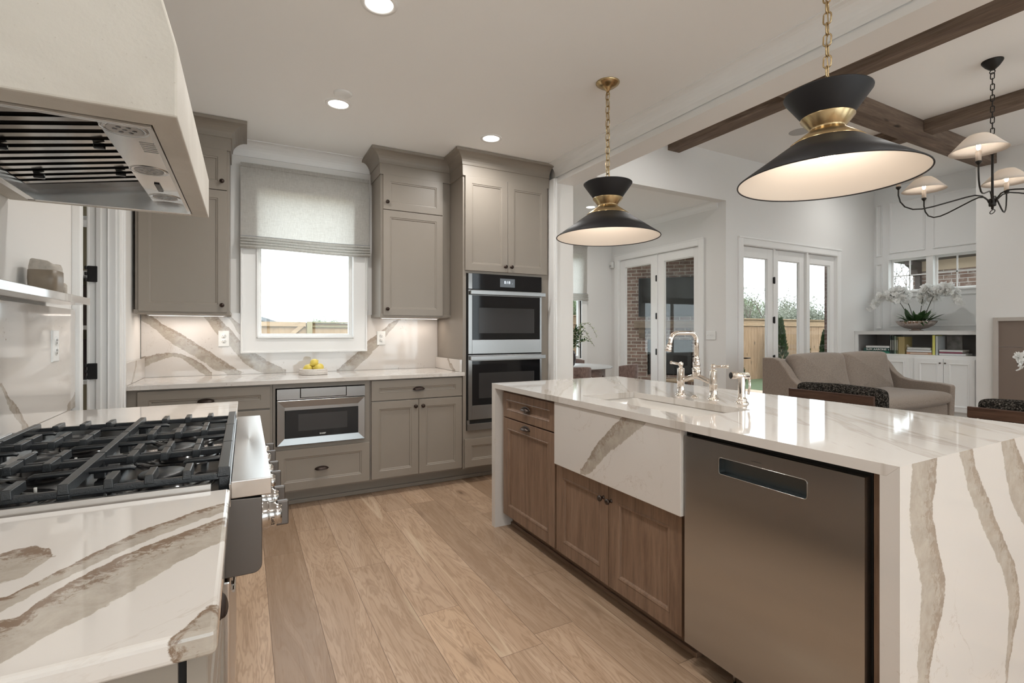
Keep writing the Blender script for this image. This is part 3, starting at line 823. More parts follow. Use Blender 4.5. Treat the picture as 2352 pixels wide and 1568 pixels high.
def leaf_frame(F, w, h, sl, sr, bt, tp, th=.045):
    """stiles, rails and glazing beads of a glazed door leaf; returns frame builder and pane builder"""
    m = MB(); u, v, n = F[1], F[2], F[3]
    def bx(a0, a1, b0, b1, d0, d1):
        P = [at(F, a, b, d) for d in (d0, d1) for a, b in ((a0, b0), (a1, b0), (a1, b1), (a0, b1))]
        m.add(P, [(0, 3, 2, 1), (4, 5, 6, 7), (0, 1, 5, 4), (1, 2, 6, 5), (2, 3, 7, 6), (3, 0, 4, 7)])
    bx(0, sl, 0, h, -th, 0); bx(w - sr, w, 0, h, -th, 0); bx(sl, w - sr, 0, bt, -th, 0); bx(sl, w - sr, h - tp, h, -th, 0)
    for a0, a1, b0, b1 in ((sl, sl + .012, bt, h - tp), (w - sr - .012, w - sr, bt, h - tp), (sl, w - sr, bt, bt + .012), (sl, w - sr, h - tp - .012, h - tp)):
        bx(a0, a1, b0, b1, -.034, -.012)
    g = MB()
    P = [at(F, a, b, d) for d in (-.026, -.022) for a, b in ((sl + .002, bt + .002), (w - sr - .002, bt + .002), (w - sr - .002, h - tp - .002), (sl + .002, h - tp - .002))]
    g.add(P, [(0, 3, 2, 1), (4, 5, 6, 7), (0, 1, 5, 4), (1, 2, 6, 5), (2, 3, 7, 6), (3, 0, 4, 7)])
    return m, g
def lever(parent, F, a, z, flip=1):
    m = MB(); c = at(F, a, z, 0); n = F[3]; u = F[1]
    m.lathe(c, [(0, .012), (.024, .012), (.026, 0)], 20, n)
    m.tube([c, c + n * .05], .008, 8)
    m.tube([c + n * .05, c + n * .052 + u * .11 * flip], [.010, .007], 8)
    m.build('door_lever', MAT['black_shade'], parent)
def dhinge(parent, p, z, n):
    MB().tube([Vector((p[0], p[1], z - .05)) + n * .004, Vector((p[0], p[1], z + .05)) + n * .004], .009, 8).box(p[0] - .012, p[0] + .012, p[1] - .012, p[1] + .012, z - .045, z + .045).build('hinge', MAT['black_shade'], parent)

# ---- french doors of the nook (plane x = 5.76, seen from the -X side)
fd = struct('door_2', MB().box(5.742, 5.88, 5.03, 5.045, 0, 2.50).box(5.742, 5.88, 6.785, 6.80, 0, 2.50).box(5.742, 5.88, 5.045, 6.785, 2.488, 2.50).box(5.775, 5.85, 5.882, 5.925, 0, 2.488), MAT['trim'])
MB().box(5.735, 5.76, 4.95, 5.04, 0, 2.585).box(5.735, 5.76, 6.79, 6.88, 0, 2.585).box(5.735, 5.76, 5.04, 6.79, 2.495, 2.585).box(5.728, 5.735, 4.945, 6.885, 2.572, 2.592).box(5.728, 5.735, 4.945, 4.96, 0, 2.585).build('door_casing', MAT['trim'], fd, bevel=.003)
for y1, w_, nm in ((6.783, .858, 'far'), (5.880, .833, 'near')):
    F = FR((5.785, y1, .01), 'W')
    m, g = leaf_frame(F, w_, 2.475, .13, .115, .26, .13)
    lf = m.build('door_leaf', MAT['trim'], fd, bevel=.002); g.build('door_pane', MAT['glass'], lf)
    if nm == 'near': lever(lf, F, w_ - .055, .88, -1)
for z in (.35, .93, 1.50, 2.1): dhinge(fd, (5.778, 5.905), z, -X)

# ---- triple patio doors in the living room (plane y = 4.59, seen from -Y)
td = struct('door_3', MB().box(6.085, 6.10, 4.572, 4.72, 0, 2.47).box(8.37, 8.385, 4.572, 4.72, 0, 2.47).box(6.10, 8.37, 4.572, 4.72, 2.455, 2.47).box(6.815, 6.855, 4.61, 4.69, 0, 2.455).box(7.575, 7.625, 4.585, 4.69, 0, 2.455), MAT['trim'])
MB().box(5.995, 6.093, 4.565, 4.59, 0, 2.565).box(8.377, 8.47, 4.565, 4.59, 0, 2.565).box(6.093, 8.377, 4.565, 4.59, 2.462, 2.565).box(5.99, 8.475, 4.555, 4.565, 2.548, 2.57).build('door_casing', MAT['trim'], td, bevel=.003)
for x0, w_, sl, sr in ((6.102, .712, .055, .12), (6.856, .718, .085, .12), (7.627, .742, .095, .11)):
    F = FR((x0, 4.625, .01), 'S')
    m, g = leaf_frame(F, w_, 2.44, sl, sr, .24, .145)
    lf = m.build('door_leaf', MAT['trim'], td, bevel=.002); g.build('door_pane', MAT['glass'], lf)
    if x0 < 6.5:
        lever(lf, F, .03, .87, 1)
        MB().lathe(at(F, .03, 1.01), [(0, .02), (.018, .016), (.022, 0)], 16, -Y).build('deadbolt', MAT['black_shade'], lf)
for z in (.32, .86, 1.42, 2.0): dhinge(td, (6.826, 4.612), z, -Y)

# ---- twin transom windows over the built-in
w3 = struct('window_3', MB().box(9.48, 9.64, 3.22, 4.37, 1.890, 1.905).box(9.48, 9.64, 3.22, 4.37, 2.445, 2.455).box(9.48, 9.64, 3.215, 3.225, 1.9, 2.45).box(9.48, 9.64, 4.365, 4.375, 1.9, 2.45).box(9.50, 9.62, 3.76, 3.85, 1.905, 2.445), MAT['trim'])
for y1 in (4.365, 3.76):
    s_ = MB(); F = FR((9.60, y1, 1.905), 'W'); wv = .515 if y1 > 4 else .535
    s_.loft(F, wv, .54, [(0, 0), (0, .02), (.028, .02), (.032, .01)], cap=False, back=False)
    P0 = at(F, wv / 2, 0)
    s_.box(9.585, 9.600, y1 - wv / 2 - .009, y1 - wv / 2 + .009, 1.93, 2.42); s_.box(9.585, 9.600, y1 - wv + .03, y1 - .03, 2.165, 2.183)
    sa = s_.build('window_sash', MAT['trim'], w3)
    MB().box(9.602, 9.606, y1 - wv + .03, y1 - .03, 1.935, 2.415).build('window_pane', MAT['glass'], sa)
# panel mouldings on the built-in wall
pm = MB()
def pmould(y1, y0, z0, z1):
    pm.loft(FR((9.5, y1, z0), 'W'), y1 - y0, z1 - z0, [(0, 0), (.003, .018), (.014, .018), (.022, .005), (.034, 0)], cap=False, back=False)
for a, b_ in ((4.56, 4.46),):
    for z0, z1 in ((1.30, 1.80), (1.88, 2.40), (2.52, 3.40)): pmould(a, b_, z0, z1)
for a, b_ in ((4.36, 3.86), (3.76, 3.10)):
    pmould(a, b_, 1.33, 1.83); pmould(a, b_, 2.55, 3.40)
struct('trim_7', pm, MAT['cab_white'])

# ---- rear windows (behind the camera, they light the rooms)
for nm, x0, x1, z0, z1, k in (('window_4', -.5, 2.4, .35, 2.5, 3), ('window_5', 3.0, 5.15, .3, 2.9, 3), ('window_6', 7.2, 9.0, .3, 2.9, 2)):
    f = MB().loft(FR((x0, -3.66, z0), 'S'), x1 - x0, z1 - z0, [(0, 0), (0, .02), (.06, .02), (.06, 0)], cap=False, back=False)
    for i in range(1, k):
        xx = x0 + (x1 - x0) * i / k; f.box(xx - .03, xx + .03, -3.69, -3.64, z0, z1)
    o = struct(nm, f, MAT['trim'])
    MB().box(x0 + .06, x1 - .06, -3.668, -3.664, z0 + .06, z1 - .06).build('window_pane', MAT['glass'], o)

# ---- ceiling beams in the living room
for nm, bx, mt, lb in (('ceiling_beam', (2.61, 8.80, 2.785, 2.985, 3.485, LZ), 'beam_x', 'thick dark rough-sawn ceiling beam running across the living room toward the chimney'),
                       ('ceiling_beam', (4.68, 4.88, 2.985, 4.59, 3.525, LZ), 'beam_y', 'ceiling beam above the left pendant, its sawn end against the back wall'),
                       ('ceiling_beam', (4.68, 4.88, -3.6, 2.785, 3.525, LZ), 'beam_y', 'ceiling beam running to the top right corner of the photo behind the big pendant chain'),
                       ('ceiling_beam', (6.81, 7.02, 2.985, 4.59, 3.525, LZ), 'beam_y', 'short visible stretch of beam between the right pendant and the thick cross beam'),
                       ('ceiling_beam', (6.81, 7.02, -3.6, 2.785, 3.525, LZ), 'beam_y', 'ceiling beam crossing behind the chandelier chain')):
    o = MB().box(*bx).build(nm, MAT[mt], None, bevel=.006)
    tag(o, lb, 'beam', 'rough-sawn ceiling beams')
sp = MB().lathe((5.90, 3.66, LZ), [(0, -.008), (.10, -.008), (.112, -.004), (.115, 0)], 40).build('ceiling_speaker', MAT['speaker'])
tag(sp, 'round flush ceiling speaker beside the big pendant neck', 'speaker')
# ---------------------------------------------------------------- cabinet kit
def P6(F, a0, a1, b0, b1, d0, d1, mb):
    P = [at(F, a, b, d) for d in (d0, d1) for a, b in ((a0, b0), (a1, b0), (a1, b1), (a0, b1))]
    return mb.add(P, [(0, 3, 2, 1), (4, 5, 6, 7), (0, 1, 5, 4), (1, 2, 6, 5), (2, 3, 7, 6), (3, 0, 4, 7)])
def front(name, F, w, h, mat, parent, fr=.057, th=.02):
    """shaker front with a stepped bead; F on the carcass face"""
    m = MB()
    m.loft(F, w, h, [(0, 0), (0, th - .0015), (.0015, th), (fr, th), (fr + .003, th - .004), (fr + .011, th - .005), (fr + .014, th - .010), (fr + .0145, th - .0105)])
    return m.build(name, mat, parent)
def wood_front(name, F, w, h, parent, fr=.06, th=.02, a=0):
    """frame and panel oak front: rails and panel as one door"""
    m = MB()
    P6(F, 0, fr, 0, h, 0, th, m); P6(F, w - fr, w, 0, h, 0, th, m)
    P6(F, fr, w - fr, 0, fr, 0, th, m); P6(F, fr, w - fr, h - fr, h, 0, th, m)
    m.loft((at(F, fr, fr, 0), F[1], F[2], F[3]), w - 2 * fr, h - 2 * fr, [(0, th), (.004, th + .002), (.012, th - .001), (.015, th - .010), (.016, th - .0105)], back=False)
    return m.build(name, MAT['oak_v'], parent, bevel=.0012)
def knob(parent, c, n, mat, r=.0155):
    MB().lathe(c, [(.010, 0), (.006, .003), (.005, .014), (r * .8, .018), (r, .023), (r * .9, .028), (0, .031)], 20, n).build('knob', mat, parent)
def cup(parent, c, u, n, mat, w=.085, d=.026, h=.034):
    """half-moon cup pull, open at the bottom"""
    c = Vector(c); m = MB(); vs = []; nu, nv = 20, 8
    for j in range(nv + 1):
        t = j / nv * PI / 2          # from the wall at the top, out to the lower lip
        for i in range(nu + 1):
            s_ = -1 + 2 * i / nu
            e = math.sqrt(max(0, 1 - abs(s_) ** 2.4))
            vs.append(c + u * (s_ * w / 2) + Z * (h * .5 * (1 if False else 1) * (math.cos(t) * e * 1.0) - h * .35) + n * (d * math.sin(t) * (e ** .7) + .001))
    m.add(vs, [(j * (nu + 1) + i, j * (nu + 1) + i + 1, (j + 1) * (nu + 1) + i + 1, (j + 1) * (nu + 1) + i) for j in range(nv) for i in range(nu)], True)
    # flange on the wall
    pts = [c + u * (w / 2 * 1.06 * math.cos(a)) + Z * (h * .56 * math.sin(a) - h * .35) for a in [PI * k / 24 for k in range(25)]]
    m.tube([p + n * .002 for p in pts], .0024, 6)
    m.tube([c + u * (w / 2 * (1 - 2 * k / 10)) - Z * (h * .35) + n * (d * (math.sqrt(max(0, 1 - abs(1 - 2 * k / 10) ** 2.4)) ** .7)) for k in range(11)], .0022, 6)
    m.build('cup_pull', mat, parent, solid=.002, recalc=False)
def outlet(c, face, label, switch=0):
    F0 = {'S': (X, -Y), 'E': (Y, X), 'W': (-Y, -X)}[face]; u, n = F0; c = Vector(c)
    w = .074 + .046 * max(0, switch - 1); h = .122
    t = thing('wall_switch' if switch else 'wall_outlet', label, 'switch' if switch else 'outlet', tuple(c))
    F = (c - u * w / 2 - Z * h / 2, u, Z, n)
    MB().loft(F, w, h, [(0, 0), (.001, .004), (.004, .006)]).build('cover_plate', MAT['plastic_w'], t)
    if switch:
        for k in range(switch):
            q = c + u * ((k - (switch - 1) / 2) * .046)
            m = MB(); G = (q - u * .005 - Z * .012, u, Z, n); P6(G, 0, .01, 0, .024, .006, .008, m)
            P6(G, .0025, .0075, .008, .02, .008, .018, m)
            m.build('toggle', MAT['plastic_w'], t)
    else:
        for k in (-1, 1):
            q = c + Z * (k * .0195)
            pts = []
            r = MB()
            r.lathe(q + n * .0058, [(.0172, 0), (.0165, .0022), (0, .0024)], 24, n)
            rc = r.build('receptacle', MAT['plastic_w'], t)
            s = MB()
            for a in (-.0062, .0062): P6((q + n * .0083, u, Z, n), a - .0012, a + .0012, -.001, .008, 0, .0006, s)
            s.lathe(q + n * .0083 - Z * .0075, [(.0026, 0), (.0026, .0006), (0, .0006)], 10, n)
            s.build('slots', MAT['dark'], rc)
    return t

CAB = MAT['cab']
# ================================================================= back run
def carcass(mb, x0, x1, y0, y1, z0, z1):
    return mb.box(x0, x1, y0, y1, z0, z1)
YB = 3.812           # carcass front of the back run
# left drawer base
t = thing('base_cabinet', 'taupe drawer base cabinet at the left end of the back wall, behind the cooktop', 'cabinet', (-.25, 4.1, 0))
MB().box(-.640, .168, YB, 4.40, .118, .882).build('carcass', CAB, t)
d = front('drawer', FR((-.585, YB, .722), 'S'), .737, .150, CAB, t); cup(d, (-.223, YB - .02, .800), X, -Y, MAT['bronze'])
d = front('drawer', FR((-.585, YB, .425), 'S'), .737, .285, CAB, t); cup(d, (-.223, YB - .02, .585), X, -Y, MAT['bronze'])
d = front('drawer', FR((-.585, YB, .130), 'S'), .737, .285, CAB, t); cup(d, (-.223, YB - .02, .29), X, -Y, MAT['bronze'])
# microwave base
t = thing('base_cabinet', 'taupe base cabinet holding the microwave drawer above one deep drawer', 'cabinet', (.5, 4.1, 0))
m = MB().box(.170, .186, YB, 4.40, .118, .882).box(.792, .829, YB, 4.40, .118, .882).box(.186, .792, YB, 4.40, .118, .445).box(.186, .792, YB, 4.40, .850, .882).box(.186, .792, 4.38, 4.40, .445, .85)
m.build('carcass', CAB, t)
d = front('drawer', FR((.182, YB, .132), 'S'), .641, .287, CAB, t); cup(d, (.485, YB - .02, .275), X, -Y, MAT['bronze'])
# right base with drawer and two doors
t = thing('base_cabinet', 'taupe base cabinet with one drawer over two doors, next to the oven tower', 'cabinet', (1.2, 4.1, 0))
MB().box(.831, 1.573, YB, 4.40, .118, .882).build('carcass', CAB, t)
d = front('drawer', FR((.837, YB, .722), 'S'), .732, .152, CAB, t); cup(d, (1.203, YB - .02, .805), X, -Y, MAT['bronze'])
d = front('door', FR((.837, YB, .132), 'S'), .365, .583, CAB, t); knob(d, (1.174, YB - .02, .664), -Y, MAT['bronze'])
d = front('door', FR((1.205, YB, .132), 'S'), .364, .583, CAB, t); knob(d, (1.233, YB - .02, .664), -Y, MAT['bronze'])
# kick board along the back run
o = MB().box(-.645, 2.38, 3.93, 3.95, 0, .118).box(-.645, 2.38, 3.915, 3.93, 0, .03).build('kick_board', CAB, None, bevel=.004)
tag(o, 'long taupe kick board under the back cabinets, meeting the wood floor', 'kick board')

# microwave drawer
t = thing('microwave_drawer', 'stainless built-in microwave drawer with a wide dark window', 'microwave', (.489, 3.80, .65))
MB().box(.196, .782, 3.80, 4.35, .455, .843).build('body', MAT['dark'], t)
F = FR((.193, 3.80, .452), 'S')
MB().loft(F, .594, .314, [(0, 0), (0, .018), (.003, .021), (.048, .0145), (.0485, .0140)]).build('drawer_front', MAT['steel_x'], t)
MB().loft(FR((.242, 3.7862, .500), 'S'), .498, .196, [(0, 0), (.003, .003), (.0035, .003)]).build('door_glass', MAT['glass_black'], t, bevel=.004)
MB().loft(FR((.33, 3.7832, .548), 'S'), .33, .118, [(0, 0), (0, .0006)]).build('window', MAT['glass_win'], t)
m = MB(); F = FR((.193, 3.80, .771), 'S')
P6(F, 0, .148, 0, .074, 0, .020, m); P6(F, .462, .594, 0, .074, 0, .020, m); P6(F, .148, .462, 0, .008, 0, .020, m)
m.build('fascia', MAT['steel_x'], t, bevel=.001)
m = MB(); P6(F, .152, .458, .011, .074, 0, .021, m); m.build('control_panel', MAT['steel_x'], t, bevel=.0015)
def text(s, size, loc, face, mat, parent=None, name='lettering', depth=.0006, sx=1.0, bold=0):
    cu = bpy.data.curves.new(name, 'FONT'); cu.body = s; cu.size = size; cu.extrude = depth; cu.align_x = 'CENTER'; cu.align_y = 'CENTER'; cu.offset = bold
    o = bpy.data.objects.new(name, cu); COL.objects.link(o)
    u, n = {'S': (X, -Y), 'W': (-Y, -X), 'E': (Y, X)}[face]
    M = Matrix((u * sx, Z, n)).transposed()
    dg = bpy.context.evaluated_depsgraph_get(); me = bpy.data.meshes.new_from_object(o.evaluated_get(dg))
    off = wloc(parent) if parent else Vector((0, 0, 0))
    for v in me.vertices: v.co = M @ v.co + Vector(loc) - off
    bpy.data.objects.remove(o); me.materials.clear(); me.materials.append(mat)
    r = bpy.data.objects.new(name, me); COL.objects.link(r)
    if parent: r.parent = parent
    return r
text('SHARP', .014, (.491, 3.7828, .519), 'S', MAT['plastic_w'], t, bold=.0003)

# countertop and splashes
o = MB().box(-.645, 1.583, 3.765, 4.398, .884, .914).build('countertop', MAT['q_back'], None, bevel=.003)
tag(o, 'long white quartz countertop along the back wall under the window', 'countertop')
m = MB()
m.box(-.655, -.032, 4.398, 4.413, .915, 1.366).box(.93, 1.573, 4.398, 4.413, .915, 1.366).box(-.032, .93, 4.398, 4.413, .915, 1.078)
m.box(-.125, -.032, 4.398, 4.413, 1.366, 1.39).box(.93, 1.0, 4.398, 4.413, 1.366, 1.39)
o = m.build('backsplash', MAT['q_bs'])
tag(o, 'veined quartz slab backsplash around the kitchen window', 'backsplash')
o = MB().box(-.655, -.633, 3.767, 4.397, .915, 1.055).build('side_splash', MAT['q_side'], None, bevel=.002)
tag(o, 'low quartz side splash at the left end of the back counter', 'side splash', 'low side splashes')
o = MB().box(1.551, 1.573, 3.80, 4.397, .915, 1.015).build('side_splash', MAT['q_side'], None, bevel=.002)
tag(o, 'low quartz side splash against the oven tower', 'side splash', 'low side splashes')

def crown(mb, x0, x1, yf, yb, z0, z1, pl=.078, pr=.078, left=True, right=True, h0=.02):
    """cove crown box round three sides of a cabinet top: profile (out, z)"""
    n = 7; prof = [(0.0, z0), (.008, z0), (.010, z0 + .085), (.016, z0 + .088)]
    zc = z0 + .092; top = z1 - .022
    for i in range(n + 1):
        a = i / n * PI / 2
        prof.append((.016 + (pl - .020) * (1 - math.cos(a)), zc + (top - zc) * math.sin(a)))
    prof += [(pl, top), (pl, z1)]
    vs = []
    for o_, z in prof:
        l = o_ if left else 0; r = o_ if right else 0
        vs += [(x0 - l, yb, z), (x0 - l, yf - o_, z), (x1 + r, yf - o_, z), (x1 + r, yb, z)]
    fs = []
    for k in range(len(prof) - 1):
        for j in range(3): fs.append((k * 4 + j, k * 4 + j + 1, k * 4 + 5 + j, k * 4 + 4 + j))
    m = (len(prof) - 1) * 4
    fs.append((m, m + 1, m + 2, m + 3)); fs.append((3, 2, 1, 0))
    mb.add(vs, fs, False)
    return mb
# upper cabinets
YU = 4.075
def upper(x0, x1, dx0, dx1, knob_side, label, pl=.09):
    t = thing('upper_cabinet', label, 'cabinet', ((x0 + x1) / 2, 4.25, 1.37))
    MB().box(x0, x1, YU, 4.397, 1.392, KZ - .03).box(x0 - .006, x1 + .006, YU - .012, 4.397, 1.366, 1.392).build('carcass', CAB, t, bevel=.002)
    kx = dx1 - .03 if knob_side > 0 else dx0 + .03
    d = front('door', FR((dx0, YU, 1.380), 'S'), dx1 - dx0, .858, CAB, t, .055); knob(d, (kx, YU - .02, 1.43), -Y, MAT['bronze'])
    d = front('door', FR((dx0, YU, 2.243), 'S'), dx1 - dx0, .285, CAB, t, .055); knob(d, (kx, YU - .02, 2.30), -Y, MAT['bronze'])
    cr = crown(MB(), x0 if x0 > 0 else x0 - .015, x1, YU - .01, 4.395, 2.525, KZ - .002, pl=pl, left=x0 > 0)
    cr.build('crown', CAB, t)
    return t
upper(-.640, -.098, -.620, -.112, 1, 'left upper cabinet in taupe, behind the corner of the hood', .112)
upper(.972, 1.574, .990, 1.500, -1, 'upper cabinet with a small door over a tall door, right of the window')
MB_l = None
for x0, x1, lb in ((-.60, -.13, 'slim lit strip under the left upper cabinet'), (1.02, 1.53, 'slim lit strip under the cabinet right of the window')):
    t = thing('undercabinet_light', lb, 'light', ((x0 + x1) / 2, 4.2, 1.366))
    MB().box(x0, x1, 4.25, 4.28, 1.358, 1.3655).build('housing', MAT['plastic_w'], t)
    MB().box(x0 + .01, x1 - .01, 4.256, 4.274, 1.3572, 1.358).build('lens', MAT['ledstrip'], t)
    area('undercabinet_lamp', ((x0 + x1) / 2, 4.265, 1.352), x1 - x0 - .04, .02, 1.0, (1, .88, .78))
# crown meets; valance strip of the taupe run between uppers is the wall itself

# oven tower
t = thing('oven_tower_cabinet', 'tall taupe cabinet housing the double oven, two doors on top', 'cabinet', (1.99, 4.1, 0))
YT = 3.79
m = MB()
m.box(1.575, 1.603, YT, 4.40, .118, 2.70).box(2.330, 2.398, YT, 4.40, .118, 2.70)
m.box(1.603, 2.330, YT, 4.40, .118, .428).box(1.603, 2.330, YT, 4.40, 1.730, 2.70).box(1.603, 2.33, 4.38, 4.40, .428, 1.73)
m.build('carcass', CAB, t)
d = front('door', FR((1.590, YT, 1.750), 'S'), .392, .775, CAB, t); knob(d, (1.953, YT - .02, 1.797), -Y, MAT['bronze'])
d = front('door', FR((1.985, YT, 1.750), 'S'), .392, .775, CAB, t); knob(d, (2.012, YT - .02, 1.797), -Y, MAT['bronze'])
front('drawer', FR((1.585, YT, .132), 'S'), .805, .232, CAB, t)
crown(MB(), 1.575, 2.398, YT - .01, 4.395, 2.525, KZ - .002, pl=.092, right=False).build('crown', CAB, t)

# double wall oven
t = thing('double_oven', 'stainless double wall oven with black glass and a lit clock', 'oven', (1.97, 3.79, 1.08))
MB().box(1.608, 2.325, 3.79, 4.36, .432, 1.726).build('body', MAT['dark'], t)
def oven_unit(z0, z1, gz0, gz1, nm):
    F = FR((1.614, 3.79, z0), 'S'); w = .704
    fr = MB()
    P6(F, 0, .034, 0, z1 - z0, 0, .024, fr); P6(F, w - .018, w, 0, z1 - z0, 0, .024, fr); P6(F, .034, w - .018, 0, gz0 - z0, 0, .024, fr); P6(F, .034, w - .018, gz1 - z0, z1 - z0, 0, .024, fr)
    dd = fr.build('oven_door', MAT['steel_x'], t, bevel=.0015)
    g = MB(); P6(F, .034, w - .018, gz0 - z0, gz1 - z0, 0, .0215, g); g.build('door_glass', MAT['glass_black'], dd)
    g = MB(); P6(F, .095, w - .075, gz0 - z0 + .055, gz1 - z0 - .10, .0215, .0222, g); g.build('inner_window', MAT['glass_win'], dd)
    h = MB(); hz = z1 - z0 - .024
    P6(F, .004, w + .016, hz - .017, hz + .017, .052, .068, h)
    P6(F, .012, .034, hz - .012, hz + .012, .024, .054, h); P6(F, w - .026, w - .004, hz - .012, hz + .012, .024, .054, h)
    h.build('handle', MAT['steel_x'], dd, bevel=.003)
oven_unit(1.062, 1.592, 1.178, 1.545, 'upper')
oven_unit(.520, 1.052, .637, 1.003, 'lower')
m = MB(); F = FR((1.614, 3.79, 1.598), 'S'); P6(F, .034, .704, 0, .128, 0, .022, m); m.build('control_panel', MAT['glass_black'], t)
m = MB(); P6(F, 0, .034, 0, .128, 0, .024, m); m.build('control_trim', MAT['steel_x'], t, bevel=.001)
m = MB(); P6(F, .292, .434, .026, .098, .022, .0225, m); sc_ = m.build('clock_screen', MAT['screen'], t)
text('8:18', .034, (1.974, 3.7672, 1.664), 'S', MAT['clock'], sc_, 'clock_digits', .0002)
text('.', .03, (2.023, 3.7672, 1.664), 'S', MAT['clock'], sc_, 'clock_dot', .0002)
F = FR((1.606, 3.79, .432), 'S'); m = MB(); P6(F, 0, .72, 0, .055, 0, .024, m); P6(F, 0, .02, .055, .085, 0, .02, m); m.build('lower_trim', MAT['steel_x'], t, bevel=.001)

# roman blind at the kitchen window
def roman(name, x0, x1, yw, ztop, zbot, nf, label, facey=-1, amp=.006, wav=.012):
    t = thing(name, label, 'blind', ((x0 + x1) / 2, yw, ztop))
    def body(a, b):
        x = x0 + (x1 - x0) * a; z = ztop - (ztop - zbot - .10) * b
        return (x, yw - .012 - amp * math.sin(a * 9 + b * 2) * b + .003 * math.sin(a * 40) * (1 - b), z + wav * .5 * b * math.sin(a * 5.5 + 1.0))
    m = MB().grid(body, 48, 22)
    m.build('fabric', MAT['blind'], t, recalc=False)
    f = MB()
    for i in range(nf):
        zz = zbot + .10 - i * .0225
        def fold(a, b, zz=zz, i=i):
            x = x0 - .002 + (x1 - x0 + .004) * a
            q = wav * math.sin(a * 5.5 + 1.0 - i * .12) * (.5 + i * .10)
            ang = b * PI
            return (x, yw - .010 - .034 * math.sin(ang) ** .7 - .0015 * i, zz + q * .6 + .010 - .030 * b)
        f.grid(fold, 48, 6)
    f.build('folded_hem', MAT['blind'], t, recalc=False)
    pc_ = MB()  # shadow lines between the folds, drawn as thin grey tubes
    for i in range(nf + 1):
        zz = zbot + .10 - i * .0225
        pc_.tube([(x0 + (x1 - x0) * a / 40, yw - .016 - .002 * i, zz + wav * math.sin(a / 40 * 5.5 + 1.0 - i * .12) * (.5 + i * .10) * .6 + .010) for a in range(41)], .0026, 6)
    pc_.build('fold_shadow_lines', plain('grey_fold_shadow', (.30, .31, .33), .9), t)
    MB().box(x0, x1, yw - .02, yw, ztop - .03, ztop).build('head_rail', MAT['blind'], t)
    return t
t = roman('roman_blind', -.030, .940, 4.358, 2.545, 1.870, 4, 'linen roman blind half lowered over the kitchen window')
m = MB(); m.tube([(.905, 4.335, 1.95), (.905, 4.333, 1.46), (.909, 4.333, 1.43), (.915, 4.333, 1.427), (.921, 4.333, 1.43), (.925, 4.333, 1.46), (.925, 4.335, 1.95)], .0016, 6)
m.build('pull_cord', MAT['plastic_w'], t)

outlet((-.142, 4.397, 1.192), 'S', 'white wall outlet left of the kitchen window')
outlet((1.054, 4.397, 1.190), 'S', 'white wall outlet right of the kitchen window, over a grey vein')
outlet((-.648, 2.526, 1.187), 'E', 'white wall outlet on the left quartz wall beneath the ledge')

# dish of lemons
t = MB().lathe((.468, 4.14, .914), [(0, .0), (.100, .0), (.106, .004), (.106, .010), (.102, .014), (.106, .020), (.105, .026), (.101, .030), (.104, .036), (.102, .044), (.096, .046), (.090, .043), (.086, .020), (0, .016)], 48).build('stone_dish', MAT['dish'])
tag(t, 'low ridged white stone dish under the lemons', 'dish')
def lemon(c, ang, tilt, label, s=1.0):
    prof = []
    for i in range(15):
        a = i / 14; z = -.040 + .080 * a
        r = .0305 * (math.sin(PI * min(1, max(0, (a - .05) / .90))) ** .62 if .05 < a < .95 else .12)
        if a <= .05: r = .004 if i == 0 else .006
        if a >= .95: r = .005
        prof.append((max(r, .0005) * s, z * s))
    ax = Vector((math.cos(ang) * math.cos(tilt), math.sin(ang) * math.cos(tilt), math.sin(tilt)))
    o = MB().lathe((0, 0, 0), prof, 24, ax, close=True).build('lemon', MAT['lemon'])
    o.location = c; tag(o, label, 'lemon', 'lemons in the stone dish')
lemon((.428, 4.13, .963), .3, .15, 'lemon lying at the left of the stone dish')
lemon((.500, 4.105, .962), .1, -.1, 'lemon at the front right of the stone dish')
lemon((.520, 4.18, .965), 1.2, .1, 'lemon at the back right of the stone dish, mostly hidden')
lemon((.474, 4.135, 1.004), .55, .45, 'lemon on top of the others in the stone dish')
lemon((.450, 4.20, .963), 2.2, 0, 'lemon at the back of the stone dish, hidden behind the others')

# recessed downlights
def downlight(x, y, z, label, power=9.5, col=(1, .985, .955), grp='recessed downlights'):
    t = thing('recessed_downlight', label, 'light', (x, y, z), grp)
    MB().lathe((x, y, z), [(.082, -.001), (.080, -.006), (.064, -.007), (.060, -.002)], 40).build('trim_ring', MAT['trim'], t)
    MB().lathe((x, y, z), [(0, -.0035), (.061, -.0035)], 40).build('lens', MAT['lamp'], t)
    area('downlight_lamp', (x, y, z - .012), .11, .11, power, col, shape='DISK', spread=math.radians(165))
downlight(.533, 2.259, KZ, 'downlight nearest the top edge of the photo')
downlight(.533, 3.374, KZ, 'downlight with a small round cover beside it, in front of the blind')
downlight(1.654, 3.421, KZ, 'downlight in front of the oven tower')
for x, y, lb in ((.533, 1.1, 'downlight above the camera, out of frame'), (1.9, -.3, 'downlight at the near end of the island, out of frame'), (.533, -.6, 'downlight behind the camera on the left'), (.533, -2.2, 'rear left kitchen downlight far behind the camera'), (1.654, -2.2, 'rear right kitchen downlight far behind the camera')):
    downlight(x, y, KZ, lb)
t = MB().lathe((.535, 3.215, KZ), [(0, -.012), (.045, -.012), (.055, -.004), (.055, 0)], 32).build('smoke_detector', MAT['plastic_w'])
tag(t, 'small round white cover on the ceiling beside a downlight', 'detector')
# ================================================================= range wall
# counters
o = MB().box(-.658, -.027, .638, 1.200, .884, .914).build('countertop', MAT['q_left'], None, bevel=.007, seg=3)
tag(o, 'near quartz countertop with broad taupe veins, left foreground', 'countertop')
o = MB().box(-.658, -.027, 2.118, 2.695, .884, .914).build('countertop', MAT['q_back'], None, bevel=.004)
tag(o, 'quartz countertop on the far side of the cooktop', 'countertop')
